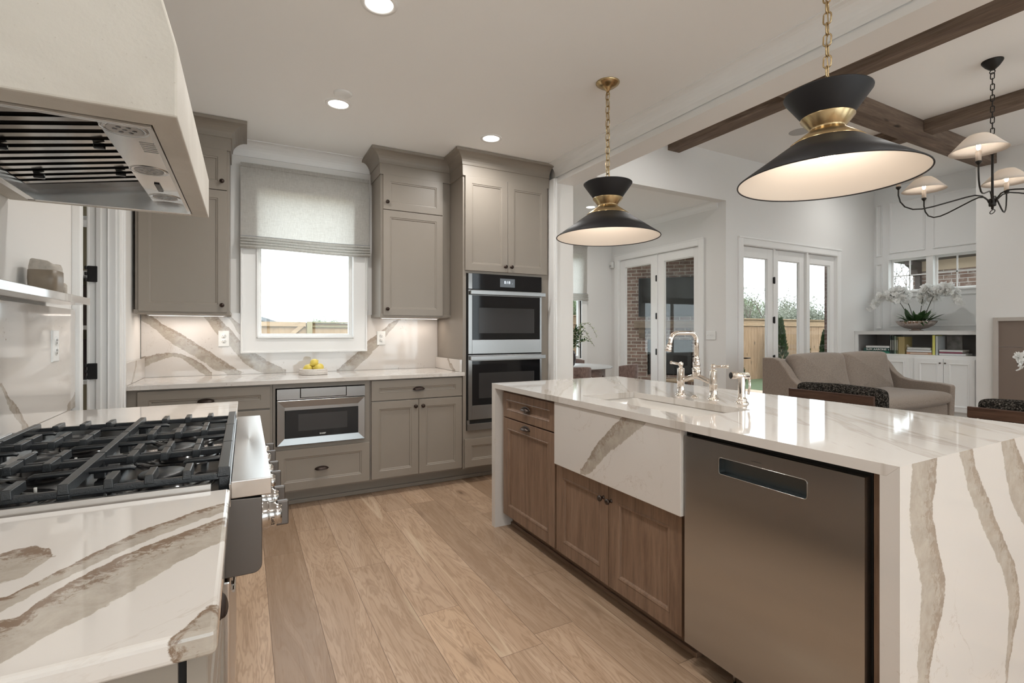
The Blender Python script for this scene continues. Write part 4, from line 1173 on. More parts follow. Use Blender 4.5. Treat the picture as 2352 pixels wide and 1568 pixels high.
# base cabinets under them (fronts face +X)
for y0, y1, lb in ((.665, 1.198, 'taupe base cabinet below the near left countertop, seen edge on'), (2.12, 2.69, 'taupe base cabinet beyond the range, hidden by it')):
    t = thing('base_cabinet', lb, 'cabinet', (-.35, (y0 + y1) / 2, 0))
    MB().box(-.658, -.066, y0, y1, .118, .882).box(-.655, -.13, y0, y1, 0, .118).build('carcass', CAB, t)
    MB().box(-.066, -.0575, y0 + .012, y1 - .012, .125, .875).build('gap_shade', MAT['dark'], t)  # dark strip standing for the shade in the gap behind the drawer fronts
    for z0, h in ((.722, .150), (.425, .288), (.128, .288)):
        d = front('drawer', FR((-.0575, y0, z0), 'E'), y1 - y0 - .006, h, CAB, t); cup(d, (-.0375, (y0 + y1) / 2, z0 + h / 2 + .01), Y, X, MAT['bronze'], w=.07, d=.011)
# left quartz splash, ledge
o = MB().box(-.659, -.648, -.4, 2.836, .915, 1.338).build('backsplash', MAT['q_ls'], None, bevel=.001)
tag(o, 'veined quartz splash on the left wall behind the cooktop', 'backsplash')
o = MB().box(-.659, -.530, -.4, 2.482, 1.345, 1.372).build('wall_ledge', MAT['q_top'], None, bevel=.002)
tag(o, 'shallow quartz ledge on the left wall above the outlet', 'shelf')

# pottery on the ledge
t = thing('pottery_jar', 'brown glazed pottery jar with a hammered rim on the left ledge', 'jar', (-.600, 2.255, 1.3725))
m = MB()
def squ(c, z, rx, ry, n=36, e=4.5):
    out = []
    for i in range(n):
        a = 2 * PI * i / n; ca, sa = math.cos(a), math.sin(a)
        out.append((c[0] + math.copysign(abs(ca) ** (2 / e), ca) * rx, c[1] + math.copysign(abs(sa) ** (2 / e), sa) * ry, z))
    return out
def ringloft(mb, rings, cap0=True, cap1=False, smooth=True):
    n = len(rings[0]); vs = [p for r in rings for p in r]
    fs = [(k * n + i, k * n + (i + 1) % n, (k + 1) * n + (i + 1) % n, (k + 1) * n + i) for k in range(len(rings) - 1) for i in range(n)]
    if cap0: fs.append(tuple(reversed(range(n))))
    if cap1: fs.append(tuple((len(rings) - 1) * n + i for i in range(n)))
    return mb.add(vs, fs, smooth)
c0 = (-.600, 2.255)
ringloft(m, [squ(c0, 1.373, .034, .044), squ(c0, 1.377, .038, .049), squ(c0, 1.42, .040, .052), squ(c0, 1.449, .0395, .051), squ(c0, 1.451, .036, .047)])
m.build('body', MAT['pottery'], t)
m = MB()
def wavy(z, rx, ry, a=.003): return [(p[0], p[1], p[2] + a * math.sin(3 * 2 * PI * i / 36 + .6) - .009 * math.cos(2 * PI * i / 36)) for i, p in enumerate(squ(c0, z, rx, ry))]
ringloft(m, [squ(c0, 1.450, .038, .049), squ(c0, 1.462, .0375, .048), wavy(1.478, .034, .045), wavy(1.481, .032, .043), wavy(1.475, .029, .040), squ(c0, 1.40, .030, .042)], False, True)
m.build('rim', MAT['pottery_rim'], t)
o = MB().lathe((-.600, 2.445, 1.3985), [(0, -.008), (.018, -.010), (.026, -.004), (.026, .004), (.018, .010), (0, .008)], 24, (1, .25, 0), rib=.03, nrib=9).build('pottery_disc', MAT['pottery_rim'])
tag(o, 'small round carved pottery piece leaning right behind the brown jar', 'ornament')

# ---------------- range / cooktop
t = thing('gas_range', 'stainless six burner gas range with black cast iron grates', 'range', (-.3, 1.66, 0))
RY0, RY1 = 1.203, 2.115
m = MB().box(-.655, -.045, RY0, RY1, .10, .872).build('body', MAT['steel_dark'], t)
MB().box(-.645, -.06, RY0 + .03, RY1 - .03, 0, .10).build('plinth', MAT['dark'], t)
# top frame and bull nose
m = MB()
m.box(-.655, -.062, RY0, RY0 + .012, .872, .926).box(-.655, -.062, RY1 - .012, RY1, .872, .926).box(-.655, -.638, RY0 + .012, RY1 - .012, .872, .926)
m.build('top_frame', MAT['steel_y'], t, bevel=.001)
MB().box(-.026, .051, RY0, RY1, .889, .926).box(-.030, -.026, RY0, RY1, .872, .922).build('front_ledge', MAT['steel_y'], t, bevel=.004, seg=3)
MB().box(-.638, -.030, RY0 + .012, RY1 - .012, .872, .889).box(-.062, -.030, RY0 + .002, RY0 + .012, .872, .905).build('burner_pan', MAT['enamel'], t)
# control panel with rounded lower front edge
pr = [(-.045, .7225), (-.045, .888), (.030, .888)]
for i in range(7):
    a = -i / 6 * PI / 2; pr.append((.033 - .018 + .018 * math.cos(a), .7405 + .018 * math.sin(a)))
pr[2] = (.033, .884)
MB().prism(pr, RY0 + .002, RY1 - .002, 'y').build('control_panel', MAT['steel_dark'], t, bevel=.002)
# oven door and handle
MB().box(-.045, -.028, RY0 + .004, RY1 - .004, .13, .715).build('oven_door', MAT['steel_y'], t, bevel=.004)
m = MB().tube([(-.023, RY0 + .10, .650), (-.023, RY1 - .06, .650)], .0035, 12)
for y in (RY0 + .13, RY1 - .09): m.box(-.028, -.023, y - .01, y + .01, .643, .657)
m.build('oven_handle', MAT['steel_mirror'], t)
# knobs
for i, y in enumerate((1.342, 1.468, 1.632, 1.757, 1.920, 2.045)):
    m = MB(); c = Vector((.0325, y, .800))
    m.lathe(c, [(.036, 0), (.036, .006), (.034, .009), (.034, .015), (.031, .018), (.030, .020), (.030, .032), (.0275, .034), (.0275, .0355)], 36, X)
    m.lathe(c, [(.026, .0355), (.026, .046), (.0, .047)], 36, X)
    kb = m.build('knob', MAT['steel_mirror'], t)
    h = MB().obox(c + X * .0480, X, Y, Z, .014, .0075, .0295); h.build('knob_blade', MAT['steel_dark'], kb, bevel=.003)
    for s_, a in (('LO', -.35), ('1', -.75), ('2', -1.1)):
        nrm = Vector((0, math.sin(a), math.cos(a)))
        q = c + X * .026 + Vector((0, -1, 0)) * 0
    cu = []
    for s_, a in (('Lo', 0.12), ('1', -.14), ('2', -.36)):
        # engraved dial marks on the near side of the collar
        th = PI + a * 1.0
        pz = .0303 * math.sin(a - .25) * 1.0; py = -.0303 * math.cos(a - .25)
        fo = bpy.data.curves.new('dial_mark', 'FONT'); fo.body = s_; fo.size = .010; fo.align_x = 'CENTER'; fo.align_y = 'CENTER'; fo.extrude = .0002
        ob = bpy.data.objects.new('dial_mark', fo); COL.objects.link(ob)
        dg = bpy.context.evaluated_depsgraph_get(); me = bpy.data.meshes.new_from_object(ob.evaluated_get(dg)); bpy.data.objects.remove(ob)
        nn = Vector((0, py, pz)).normalized(); upv = X.copy(); rt = upv.cross(nn)
        M = Matrix((rt, upv, nn)).transposed()
        off = wloc(kb)
        for v in me.vertices: v.co = M @ v.co + c + X * .026 + Vector((0, py, pz)) * 1.004 - off
        me.materials.clear(); me.materials.append(MAT['dark']); ob = bpy.data.objects.new('dial_mark', me); COL.objects.link(ob); ob.parent = kb
# burners: a shallow bowl ring, a brass base and a cap
for y in (1.375, 1.665, 1.950):
    for x, r in ((-.165, .046), (-.445, .038)):
        m = MB().lathe((x, y, .889), [(.105, 0), (.100, .006), (.075, .003), (.055, .004), (.050, .012), (.034, .016), (.030, .026)], 36)
        b_ = m.build('burner', MAT['enamel'], t)
        MB().lathe((x, y, .911), [(r * .8, 0), (r, .004), (r, .010), (r * .9, .014), (0, .015)], 36).build('burner_cap', MAT['iron'], b_)
        MB().tube([(x + .05, y + .045, .892), (x + .05, y + .045, .908)], .003, 8).build('igniter', MAT['plastic_w'], b_)
# grates
GY = [(1.236, 1.523), (1.527, 1.803), (1.807, 2.090)]
XB = (-.575, -.305, -.040)
XF = (-.515, -.450, -.385, -.237, -.172, -.107)
def bar(m, x0, x1, y0, y1, z0, z1): m.box(x0, x1, y0, y1, z0, z1)
for y0, y1 in GY:
    m = MB()
    for x in XB:
        w_ = .0095 if x < -.1 else .013
        # trapezoid bar along Y, full length
        m.prism([(x - w_, .930), (x - w_ * .85, .951), (x + w_ * .85, .951), (x + w_, .930)], y0 + .001, y1 - .001, 'y')
    for yy, sgn in ((y0 + .010, 1), (y1 - .010, -1)):
        m.box(XB[0], XB[2], yy - .006, yy + .006, .924, .938)
        for x in XF:
            ye = yy - .008 * sgn
            m.prism([(x - .0085, .932), (x - .0072, .951), (x + .0072, .951), (x + .0085, .932)], ye if sgn > 0 else ye - .072, ye + .072 if sgn > 0 else ye, 'y')
        for x in XB:
            m.box(x - .010, x + .010, yy - .008, yy + .008, .893, .930)
    ym = (y0 + y1) / 2
    for a, b_ in ((XB[2], -.125), (XB[1], -.215), (XB[1], -.395), (XB[0], -.495)):
        m.tube([(a, ym, .940), (b_ + (a - b_) * .1, ym, .940), (b_, ym, .936)], [.0070, .006, .0045], 8)
    m.build('grate', MAT['iron'], t, bevel=.003)

# ---------------- hood
t = thing('range_hood', 'plaster range hood with a stainless filter insert, top left', 'hood', (-.4, 1.655, 1.66))
HY0, HY1, HX = 1.168, 2.142, -.117
m = MB()
zt = KZ - .001; xt = HX - .0255 * (zt - 1.80) / .083 * 1.0
xt = HX - .27 * (zt - 1.80)
# outer shell with a flat rim below and an open well
ri = (HY0 + .072, HY1 - .050, -.600, HX - .050)
O = [(-.658, HY0), (HX, HY0), (HX, HY1), (-.658, HY1)]
I = [(ri[2], ri[0]), (ri[3], ri[0]), (ri[3], ri[1]), (ri[2], ri[1])]
vs = [(x, y, 1.660) for x, y in I] + [(x, y, 1.660) for x, y in O] + [(x, y, 1.799) for x, y in O] + [(-.658, HY0, zt), (xt, HY0, zt), (xt, HY1, zt), (-.658, HY1, zt)] + [(x, y, 1.78) for x, y in I]
fs = []
for j in range(4):
    k = (j + 1) % 4
    fs += [(j, k, 4 + k, 4 + j), (4 + j, 4 + k, 8 + k, 8 + j), (8 + j, 8 + k, 12 + k, 12 + j), (16 + j, 16 + k, k, j)]
fs += [(12, 13, 14, 15), (19, 18, 17, 16)]
m.add(vs, fs).build('plaster_shell', MAT['plaster'], t, bevel=.004)
# liner flange
m = MB()
lx0, lx1, ly0, ly1 = ri[2] + .001, ri[3] - .001, ri[0] + .001, ri[1] - .001
m.box(lx0, lx1, ly0, ly0 + .012, 1.655, 1.755).box(lx0, lx1, ly1 - .012, ly1, 1.655, 1.755).box(lx0, lx0 + .02, ly0, ly1, 1.655, 1.755).box(lx1 - .010, lx1, ly0, ly1, 1.660, 1.755)
m.build('liner', MAT['steel_y'], t, bevel=.001)
# light panel with the lamps and push buttons
MB().box(-.280, lx1 - .010, ly0 + .012, ly1 - .012, 1.692, 1.700).box(-.188, -.186, ly0 + .012, ly1 - .012, 1.690, 1.692).build('light_panel', MAT['steel_mirror'], t)
for y in (1.386, 1.709, 2.022):
    l_ = MB().lathe((-.236, y, 1.692), [(.046, 0), (.045, -.0012), (.038, -.0012), (.034, -.0003)], 36).build('lamp_ring', MAT['steel_mirror'], t)
    m = MB().lathe((-.236, y, 1.692), [(.034, -.001), (0, -.0015)], 30)
    m.build('lamp_lens', MAT['speaker'], l_)
    m = MB()
    for k in range(7):
        a = 2 * PI * k / 6; rr = .018 if k < 6 else 0
        m.lathe((-.236 + rr * math.cos(a), y + rr * math.sin(a), 1.6905), [(.005, -.0006), (0, -.0008)], 10)
    m.build('led_dots', MAT['enamel'], l_)
m = MB()
for k in range(6): m.box(-.243, -.229, 1.842 + k * .016, 1.842 + k * .016 + .010, 1.688, 1.692)
m.build('push_buttons', MAT['enamel'], t, bevel=.001)
m = MB()
for k in range(6): m.box(-.222, -.192, 1.46 + k * .014, 1.46 + k * .014 + .003, 1.6912, 1.692)
m.build('rating_label', MAT['speaker'], t)
# baffle filters: three panels, channels running from front to back, falling toward the wall
f0, f1 = lx0 + .022, -.281
nfil = 3; n_ = 5; yy0, yy1 = ly0 + .013, ly1 - .075
for q in range(nfil):
    a = yy0 + (yy1 - yy0) * q / nfil; b_ = yy0 + (yy1 - yy0) * (q + 1) / nfil
    m = MB(); n_ = 5
    for k in range(n_):
        ya = a + (b_ - a) * (k + .10) / n_; yb = a + (b_ - a) * (k + .62) / n_; h = .012
        for (p, r_, dz) in ((ya, ya + .002, 0), (ya, yb, h - .002), (yb - .002, yb, 0)):
            m.add([(f0, p, 1.684 + dz), (f1, p, 1.738 + dz), (f1, r_, 1.738 + dz), (f0, r_, 1.684 + dz), (f0, p, 1.684 + h), (f1, p, 1.738 + h), (f1, r_, 1.738 + h), (f0, r_, 1.684 + h)],
                  [(0, 1, 2, 3), (7, 6, 5, 4), (0, 4, 5, 1), (2, 6, 7, 3), (1, 5, 6, 2), (3, 7, 4, 0)])
        m.add([(f0, ya, 1.684), (f1, ya, 1.738), (f1, yb, 1.738), (f0, yb, 1.684), (f0, ya, 1.686), (f1, ya, 1.740), (f1, yb, 1.740), (f0, yb, 1.686)],
              [(0, 1, 2, 3), (7, 6, 5, 4), (0, 4, 5, 1), (2, 6, 7, 3), (1, 5, 6, 2), (3, 7, 4, 0)])
    fl = m.build('baffle_filter', MAT['steel_mirror'], t)
    for xx in (f0 + .06, f1 - .05):
        zz = 1.684 + (xx - f0) / (f1 - f0) * .054; yk = (a + b_) / 2
        MB().box(xx - .012, xx + .012, yk - .006, yk + .006, zz - .016, zz - .001).build('filter_latch', MAT['enamel'], fl, bevel=.002)
MB().box(f0 - .02, f1, yy0 - .005, yy1 + .005, 1.765, 1.770).add([(f0 - .02, yy1, 1.684), (f1, yy1, 1.738), (f1, ly1 - .012, 1.738), (f0 - .02, ly1 - .012, 1.684)], [(0, 1, 2, 3)]).build('filter_backing', MAT['steel_dark'], t)
# ================================================================= island
IX0, IX1, IY0, IY1 = 1.400, 2.440, .620, 2.885
SX0, SX1, SY0, SY1 = 1.530, 1.878, 1.368, 2.090      # sink opening
t = thing('island_countertop', 'quartz island top with waterfall ends, reflecting the patio doors', 'countertop', (1.92, 1.75, .914))
m = MB()
xs = (IX0, SX0, SX1, IX1); ys = (IY0, SY0, SY1, IY1)
vs = [(x, (y + .030 if y == IY0 else y - .030 if y == IY1 else y) if z < .9 else y, z) for z in (.884, .914) for y in ys for x in xs]
fs = []
for z in (0, 1):
    for j in range(3):
        for i in range(3):
            if i == 1 and j == 1: continue
            a = z * 16 + j * 4 + i; fs.append((a, a + 1, a + 5, a + 4))
def side(a, b): fs.append((a, b, b + 16, a + 16))
for i in range(3): side(i, i + 1); side(12 + i, 13 + i); side(i * 4, i * 4 + 4); side(i * 4 + 3, i * 4 + 7)
side(5, 6); side(9, 10); side(5, 9); side(6, 10)
tp = m.add(vs, fs).build('top', MAT['q_top'], t, bevel=.0005)
MB().prism([(IY0, 0), (IY0, .9138), (IY0 + .0299, .8839), (IY0 + .044, .8839), (IY0 + .044, 0)], IX0, IX1, 'x').build('waterfall_panel', MAT['q_end'], t)
MB().prism([(IY1, 0), (IY1, .9138), (IY1 - .0299, .8839), (IY1 - .044, .8839), (IY1 - .044, 0)], IX0, IX1, 'x').build('waterfall_panel', MAT['q_far'], t)

XI = 1.462      # carcass front
OAK, OAKH = MAT['oak_v'], MAT['oak_h']
# far cabinet with drawer and pull-out
t = thing('island_cabinet', 'oak island cabinet with a small drawer over a pull-out, at the far end', 'cabinet', (1.75, 2.52, 0))
m = MB().box(XI, 2.05, 2.200, 2.838, .090, .880)
m.build('carcass', OAK, t)
d = wood_front('drawer', FR((XI, 2.805, .712), 'W'), .590, .152, t, .042); cup(d, (XI - .021, 2.515, .797), -Y, -X, MAT['pewter'])
d = wood_front('door', FR((XI, 2.805, .098), 'W'), .590, .606, t, .060); cup(d, (XI - .021, 2.515, .684), -Y, -X, MAT['pewter'])
# sink base
t = thing('island_cabinet', 'oak island sink cabinet, two doors under the quartz apron', 'cabinet', (1.75, 1.77, 0))
m = MB().box(XI, 1.49, 1.335, 2.198, .090, .556).box(1.49, 2.05, 1.335, 1.353, .09, .64).box(1.49, 2.05, 2.180, 2.198, .09, .64).box(1.49, 2.05, 1.353, 2.18, .09, .11).box(2.03, 2.05, 1.353, 2.18, .11, .88)
m.build('carcass', OAK, t)
d = wood_front('door', FR((XI, 2.196, .098), 'W'), .424, .455, t); knob(d, (XI - .02, 1.805, .487), -X, MAT['pewter'], .014)
d = wood_front('door', FR((XI, 1.768, .098), 'W'), .424, .455, t); knob(d, (XI - .02, 1.752, .487), -X, MAT['pewter'], .014)
# sink
t = thing('farmhouse_sink', 'quartz apron-front island sink with one bold taupe vein', 'sink', (1.65, 1.74, .57))
MB().box(1.408, 1.443, 1.318, 2.166, .562, .883).build('apron', MAT['q_ap'], t, bevel=.003)
m = MB()
bx0, bx1, by0, by1, bz = SX0 - .008, SX1 + .008, SY0 - .008, SY1 + .008, .65
ringloft(m, [squ(((bx0 + bx1) / 2, (by0 + by1) / 2), z, (bx1 - bx0) / 2 - i, (by1 - by0) / 2 - i, 48, 14) for z, i in ((.8835, 0), (.70, .002), (.665, .012), (bz, .03))], False, True, True)
m.build('basin', plain('warm_white_basin', (.74, .70, .65), .15), t, solid=.008)
MB().lathe(((bx0 + bx1) / 2, (by0 + by1) / 2, bz + .005), [(.045, 0), (.042, .003), (.03, .001), (0, .001)], 24).build('drain', MAT['nickel'], t)
# dishwasher
t = thing('dishwasher', 'stainless island dishwasher with a recessed pocket handle', 'dishwasher', (1.7, 1.0, 0))
MB().box(1.455, 2.04, .705, 1.305, .095, .872).build('tub', MAT['dark'], t)
m = MB(); DY1, DW_, DZ0, DH = 1.310, .602, .108, .754
F = FR((1.455, DY1, DZ0), 'W')
ha0, ha1, hb0, hb1 = .150, .452, .652, .708
def poly_hole():
    """front skin with a rounded rectangular pocket"""
    n = 6; r = .009; pts = []
    for cx, cz, a0 in ((ha1 - r, hb1 - r, 0), (ha0 + r, hb1 - r, 90), (ha0 + r, hb0 + r, 180), (ha1 - r, hb0 + r, 270)):
        for k in range(n + 1):
            a = math.radians(a0 + 90 * k / n); pts.append((cx + r * math.cos(a), cz + r * math.sin(a)))
    return pts
hp = poly_hole(); n = len(hp); D0 = .035
outer = [(DW_, DH), (0, DH), (0, 0), (DW_, 0)]
vs = [at(F, a, b, D0) for a, b in hp] + [at(F, a, b, D0) for a, b in outer]
fs = []
q = n // 4
for s_ in range(4):
    seg_ = [s_ * q + k for k in range(q)]
    for k in range(len(seg_) - 1): fs.append((seg_[k], seg_[k + 1], n + s_))
    nx = ((s_ + 1) * q) % n
    fs.append((seg_[-1], nx, n + (s_ + 1) % 4, n + s_))
m.add(vs, fs)
m2 = [at(F, a, b, 0) for a, b in outer]; k0 = len(m.v); m.v += [tuple(p) for p in m2]
for s_ in range(4): m.f.append((n + s_, n + (s_ + 1) % 4, k0 + (s_ + 1) % 4, k0 + s_)); m.sm.append(False)
m.f.append((k0 + 3, k0 + 2, k0 + 1, k0)); m.sm.append(False)
m.build('door', MAT['steel_dw'], t)
m = MB(); vs = []
for dd, sh in ((D0 + .0012, 1.0), (D0 + .0012, .985), (.006, .98), (.006, .0)):
    ca, cb = (ha0 + ha1) / 2, (hb0 + hb1) / 2
    for a, b in hp:
        if sh == 0: continue
        off_ = .0014 if sh == .985 else (.0016 if sh == .98 else -.0012)
        aa = a + (off_ if a < ca else -off_); bb = b + (off_ if b < cb else -off_)
        vs.append(at(F, aa, bb, dd))
fs = [(k * n + i, k * n + (i + 1) % n, (k + 1) * n + (i + 1) % n, (k + 1) * n + i) for k in range(2) for i in range(n)]
fs.append(tuple(2 * n + i for i in range(n)))
m.add(vs, fs, False).build('pocket_handle', steel('pocket_steel', (.16, .18, .19), .3, 'y'), t)
MB().tube([at(F, a, b, D0 + .0008) for a, b in hp] + [at(F, hp[0][0], hp[0][1], D0 + .0008)], .0013, 6, False).build('pocket_trim', MAT['steel_mirror'], t)
m = MB(); P6(F, .272, .308, .722, .7232, D0, D0 + .0004, m); m.build('lettering', MAT['dark'], t)
MB().tube([(1.50, 1.16, 0), (1.50, 1.16, .095)], .005, 8).box(1.48, 1.52, 1.145, 1.175, 0, .006).build('levelling_foot', MAT['steel_mirror'], t)
# end filler and back
t = MB().box(1.445, 1.475, .666, .699, 0, .882).box(1.475, 2.05, .666, .690, 0, .882).build('filler_panel', MAT['oak_v'], None, bevel=.001)
tag(t, 'narrow dark oak filler panel between dishwasher and near waterfall end', 'panel')
t = MB().box(2.052, 2.075, .666, 2.838, 0, .882).build('island_back_panel', MAT['oak_h'], None, bevel=.001)
tag(t, 'oak back panel of the island facing the living room', 'panel')
t = MB().box(1.525, 1.545, 1.335, 2.838, 0, .090).box(1.512, 1.525, 1.335, 2.838, 0, .02).build('kick_board', MAT['oak_h'], None, bevel=.003)
tag(t, 'recessed oak kick board under the island cabinets', 'kick board')

# bridge faucet
NI = MAT['nickel']
t = thing('bridge_faucet', 'polished nickel bridge faucet with two lever handles on the island', 'faucet', (1.99, 1.758, .914))
PA, PB = Vector((1.985, 1.856, .914)), Vector((1.993, 1.660, .914)); PC = (PA + PB) / 2 + Vector((0, 0, .1))
def post(p, dirv, nm):
    m = MB()
    m.lathe(p, [(.030, 0), (.030, .004), (.026, .009), (.022, .012), (.0225, .016), (.019, .020), (.0185, .072), (.0205, .074), (.0205, .079), (.0185, .081), (.0185, .137), (.0165, .141), (.010, .143), (.008, .150), (.011, .153), (.0135, .160), (.012, .169), (.006, .173), (0, .174)], 28)
    o = m.build('valve_post', NI, t)
    h = MB(); c = p + Z * .161
    h.tube([c + dirv * k for k in (.008, .012, .018, .060, .068, .074, .080, .083)], [.0045, .0045, .0060, .0072, .0068, .0085, .0085, .003], 16)
    h.build('lever', NI, o)
post(PA, Vector((.15, .99, .06)).normalized(), 'far'); post(PB, Vector((.05, -.99, .05)).normalized(), 'near')
m = MB()
za = .914 + .100
m.tube([(PA.x, PA.y, za - .015), (1.987, 1.82, za - .012), (1.989, 1.785, za + .002), (1.989, 1.758, za + .006), (1.990, 1.73, za + .002), (1.992, 1.69, za - .012), (PB.x, PB.y, za - .015)], .0125, 16)
m.build('bridge', NI, t)
m = MB(); c = Vector((1.989, 1.758, za))
m.lathe(c, [(.014, 0), (.019, .012), (.021, .030), (.021, .046), (.016, .050), (.0155, .056), (.018, .058), (.018, .074), (.0145, .078), (.0135, .092), (.0145, .094), (.0145, .102), (.011, .104)], 24)
m.build('riser_collar', NI, t)
m = MB(); pts = [Vector((1.989, 1.758, za + .10)), Vector((1.989, 1.758, 1.195))]
for k in range(1, 9):
    a = k / 8 * PI / 2; pts.append(Vector((1.989 - .042 * (1 - math.cos(a)), 1.758, 1.195 + .042 * math.sin(a))))
pts.append(Vector((1.860, 1.758, 1.237)))
for k in range(1, 10):
    a = k / 9 * PI * .46; pts.append(Vector((1.860 - .052 * math.sin(a), 1.758, 1.237 - .052 * (1 - math.cos(a)))))
pts.append(pts[-1] + Vector((-.004, 0, -.012)))
m.tube(pts, .0112, 18)
sp_o = m.build('spout', NI, t)
e = pts[-1]
MB().lathe(e, [(.0112, .0), (.0145, -.004), (.0145, -.012), (.013, -.014), (.0155, -.018), (.0155, -.030), (.012, -.032), (0, -.03)], 22, (.3, 0, 1)).build('aerator', NI, sp_o)
# side spray
t = thing('side_spray', 'polished nickel side spray standing right of the bridge faucet', 'faucet', (2.007, 1.515, .914))
p = Vector((2.007, 1.515, .914))
MB().lathe(p, [(.030, 0), (.030, .005), (.026, .010), (.022, .013), (.0235, .016), (.0235, .022), (.018, .026), (.0165, .030)], 26).build('escutcheon', NI, t)
MB().lathe(p, [(.0165, .028), (.0155, .10), (.014, .125)], 22).build('wand', NI, t)
m = MB().tube([p + Vector((.030, -.012, .126)), p + Vector((-.048, .020, .129))], [.0150, .0158], 24)
hd_ = m.build('spray_head', NI, t)
MB().lathe(p + Vector((-.0485, .0202, .129)), [(.0125, .0005), (.012, .002), (0, .002)], 20, (-.92, .39, .03)).build('nozzle', MAT['dark'], hd_)
MB().tube([p + Vector((.034, -.014, .122)), p + Vector((.037, -.015, .08)), p + Vector((.030, -.012, .040))], [.006, .0055, .005], 10).build('trigger', NI, t)
t = MB().lathe((1.994, 1.775, .914), [(.020, 0), (.020, .003), (.014, .006), (.010, .007), (.009, .010), (0, .011)], 24).build('air_switch', NI)
tag(t, 'small nickel push button between the posts of the faucet', 'switch')

# ================================================================= pendants
def pendant(x, y, label):
    t = thing('pendant_lamp', label, 'lamp', (x, y, 1.80), 'hourglass pendants over the island')
    def cone(name, prof, mats):
        return MB().lathe((x, y, 0), prof, 64).build(name, mats, t)
    o = MB().lathe((x, y, 0), [(.303, 1.803), (.304, 1.806), (.118, 1.938), (.116, 1.937)], 72).build('lower_shade', MAT['black_shade'], t)
    MB().lathe((x, y, 0), [(.116, 1.9355), (.3005, 1.8055), (.303, 1.803)], 72).build('shade_lining', MAT['shade_in'], o)
    MB().ring((x, y, 1.8035), .3025, .0028, 72, 6).build('rim', MAT['black_shade'], o)
    b = MB().lathe((x, y, 0), [(.123, 1.936), (.123, 1.939), (.060, 1.985), (.058, 1.990), (.060, 1.994), (.088, 2.030), (.088, 2.034), (.084, 2.034), (.055, 1.992), (.055, 1.986)], 64).build('brass_waist', MAT['brass'], t)
    u = MB().lathe((x, y, 0), [(.080, 2.030), (.142, 2.117), (.143, 2.121), (.140, 2.121), (.078, 2.034)], 64).build('upper_shade', MAT['black_shade'], t)
    MB().lathe((x, y, 0), [(0, 2.035), (.083, 2.035)], 48).build('neck_plate', MAT['brass'], b)
    m = MB().lathe((x, y, 0), [(.018, 2.035), (.018, 2.06), (.008, 2.07), (.006, 2.125), (0, 2.126)], 20)
    m.ring((x, y, 2.135), .011, .003, 16, 6, (1, 0, 0)); m.build('stem', MAT['brass'], t)
    MB().chain((x, y, 2.140), (x, y, 2.660), .045, .026, .0030).build('chain', MAT['brass'], t)
    MB().tube([(x + .004 * math.sin(k * 1.7), y + .004 * math.cos(k * 1.7), 2.12 + k * .05) for k in range(12)], .0022, 6).build('cord', MAT['brass'], t)
    m = MB().lathe((x, y, KZ), [(.070, 0), (.070, -.004), (.066, -.010), (.044, -.026), (.024, -.031), (.020, -.040), (.012, -.046), (.008, -.056), (0, -.057)], 40)
    m.ring((x, y, KZ - .062), .011, .003, 16, 6, (1, 0, 0)); m.build('canopy', MAT['brass'], t)
    s = MB().lathe((x, y, 0), [(.020, 1.985), (.020, 1.935), (.016, 1.930)], 20).build('socket', MAT['brass'], t)
    MB().sphere((x, y, 1.900), .028, .028, .034).build('bulb', MAT['bulb'], s)
    point('pendant_bulb_lamp', (x, y, 1.862), .03, 2.0, (1, .90, .80))
pendant(1.897, 2.336, 'smaller-looking far black and brass hourglass pendant, left of the two')
pendant(1.897, 1.072, 'near black and brass hourglass pendant, largest in the photo')
# ================================================================= living room
# chandelier
cx, cy = 5.875, 1.89
t = thing('chandelier', 'black iron chandelier with pale linen shades in the living room', 'chandelier', (cx, cy, 2.3))
IR = MAT['blackiron']
m = MB().lathe((cx, cy, LZ), [(.075, 0), (.076, -.008), (.070, -.020), (.050, -.050), (.028, -.072), (.016, -.082), (0, -.084)], 36); m.ring((cx, cy, LZ - .098), .018, .004, 16, 6, (1, 0, 0)); m.build('canopy', MAT['blackiron'], t)
MB().chain((cx, cy, LZ - .11), (cx, cy, 2.86), .058, .026, .0040).build('chain', IR, t)
m = MB().ring((cx, cy, 2.845), .02, .004, 16, 6, (1, 0, 0)); m.tube([(cx, cy, 2.83), (cx, cy, 2.36)], .0095, 12)
m.lathe((cx, cy, 0), [(.010, 2.435), (.024, 2.43), (.026, 2.42), (.026, 2.375), (.024, 2.365), (.010, 2.36), (.009, 2.34), (.005, 2.335)], 24); m.ring((cx, cy, 2.315), .013, .0035, 16, 6, (1, 0, 0), 1.0, 1.6); m.build('centre_post', IR, t)
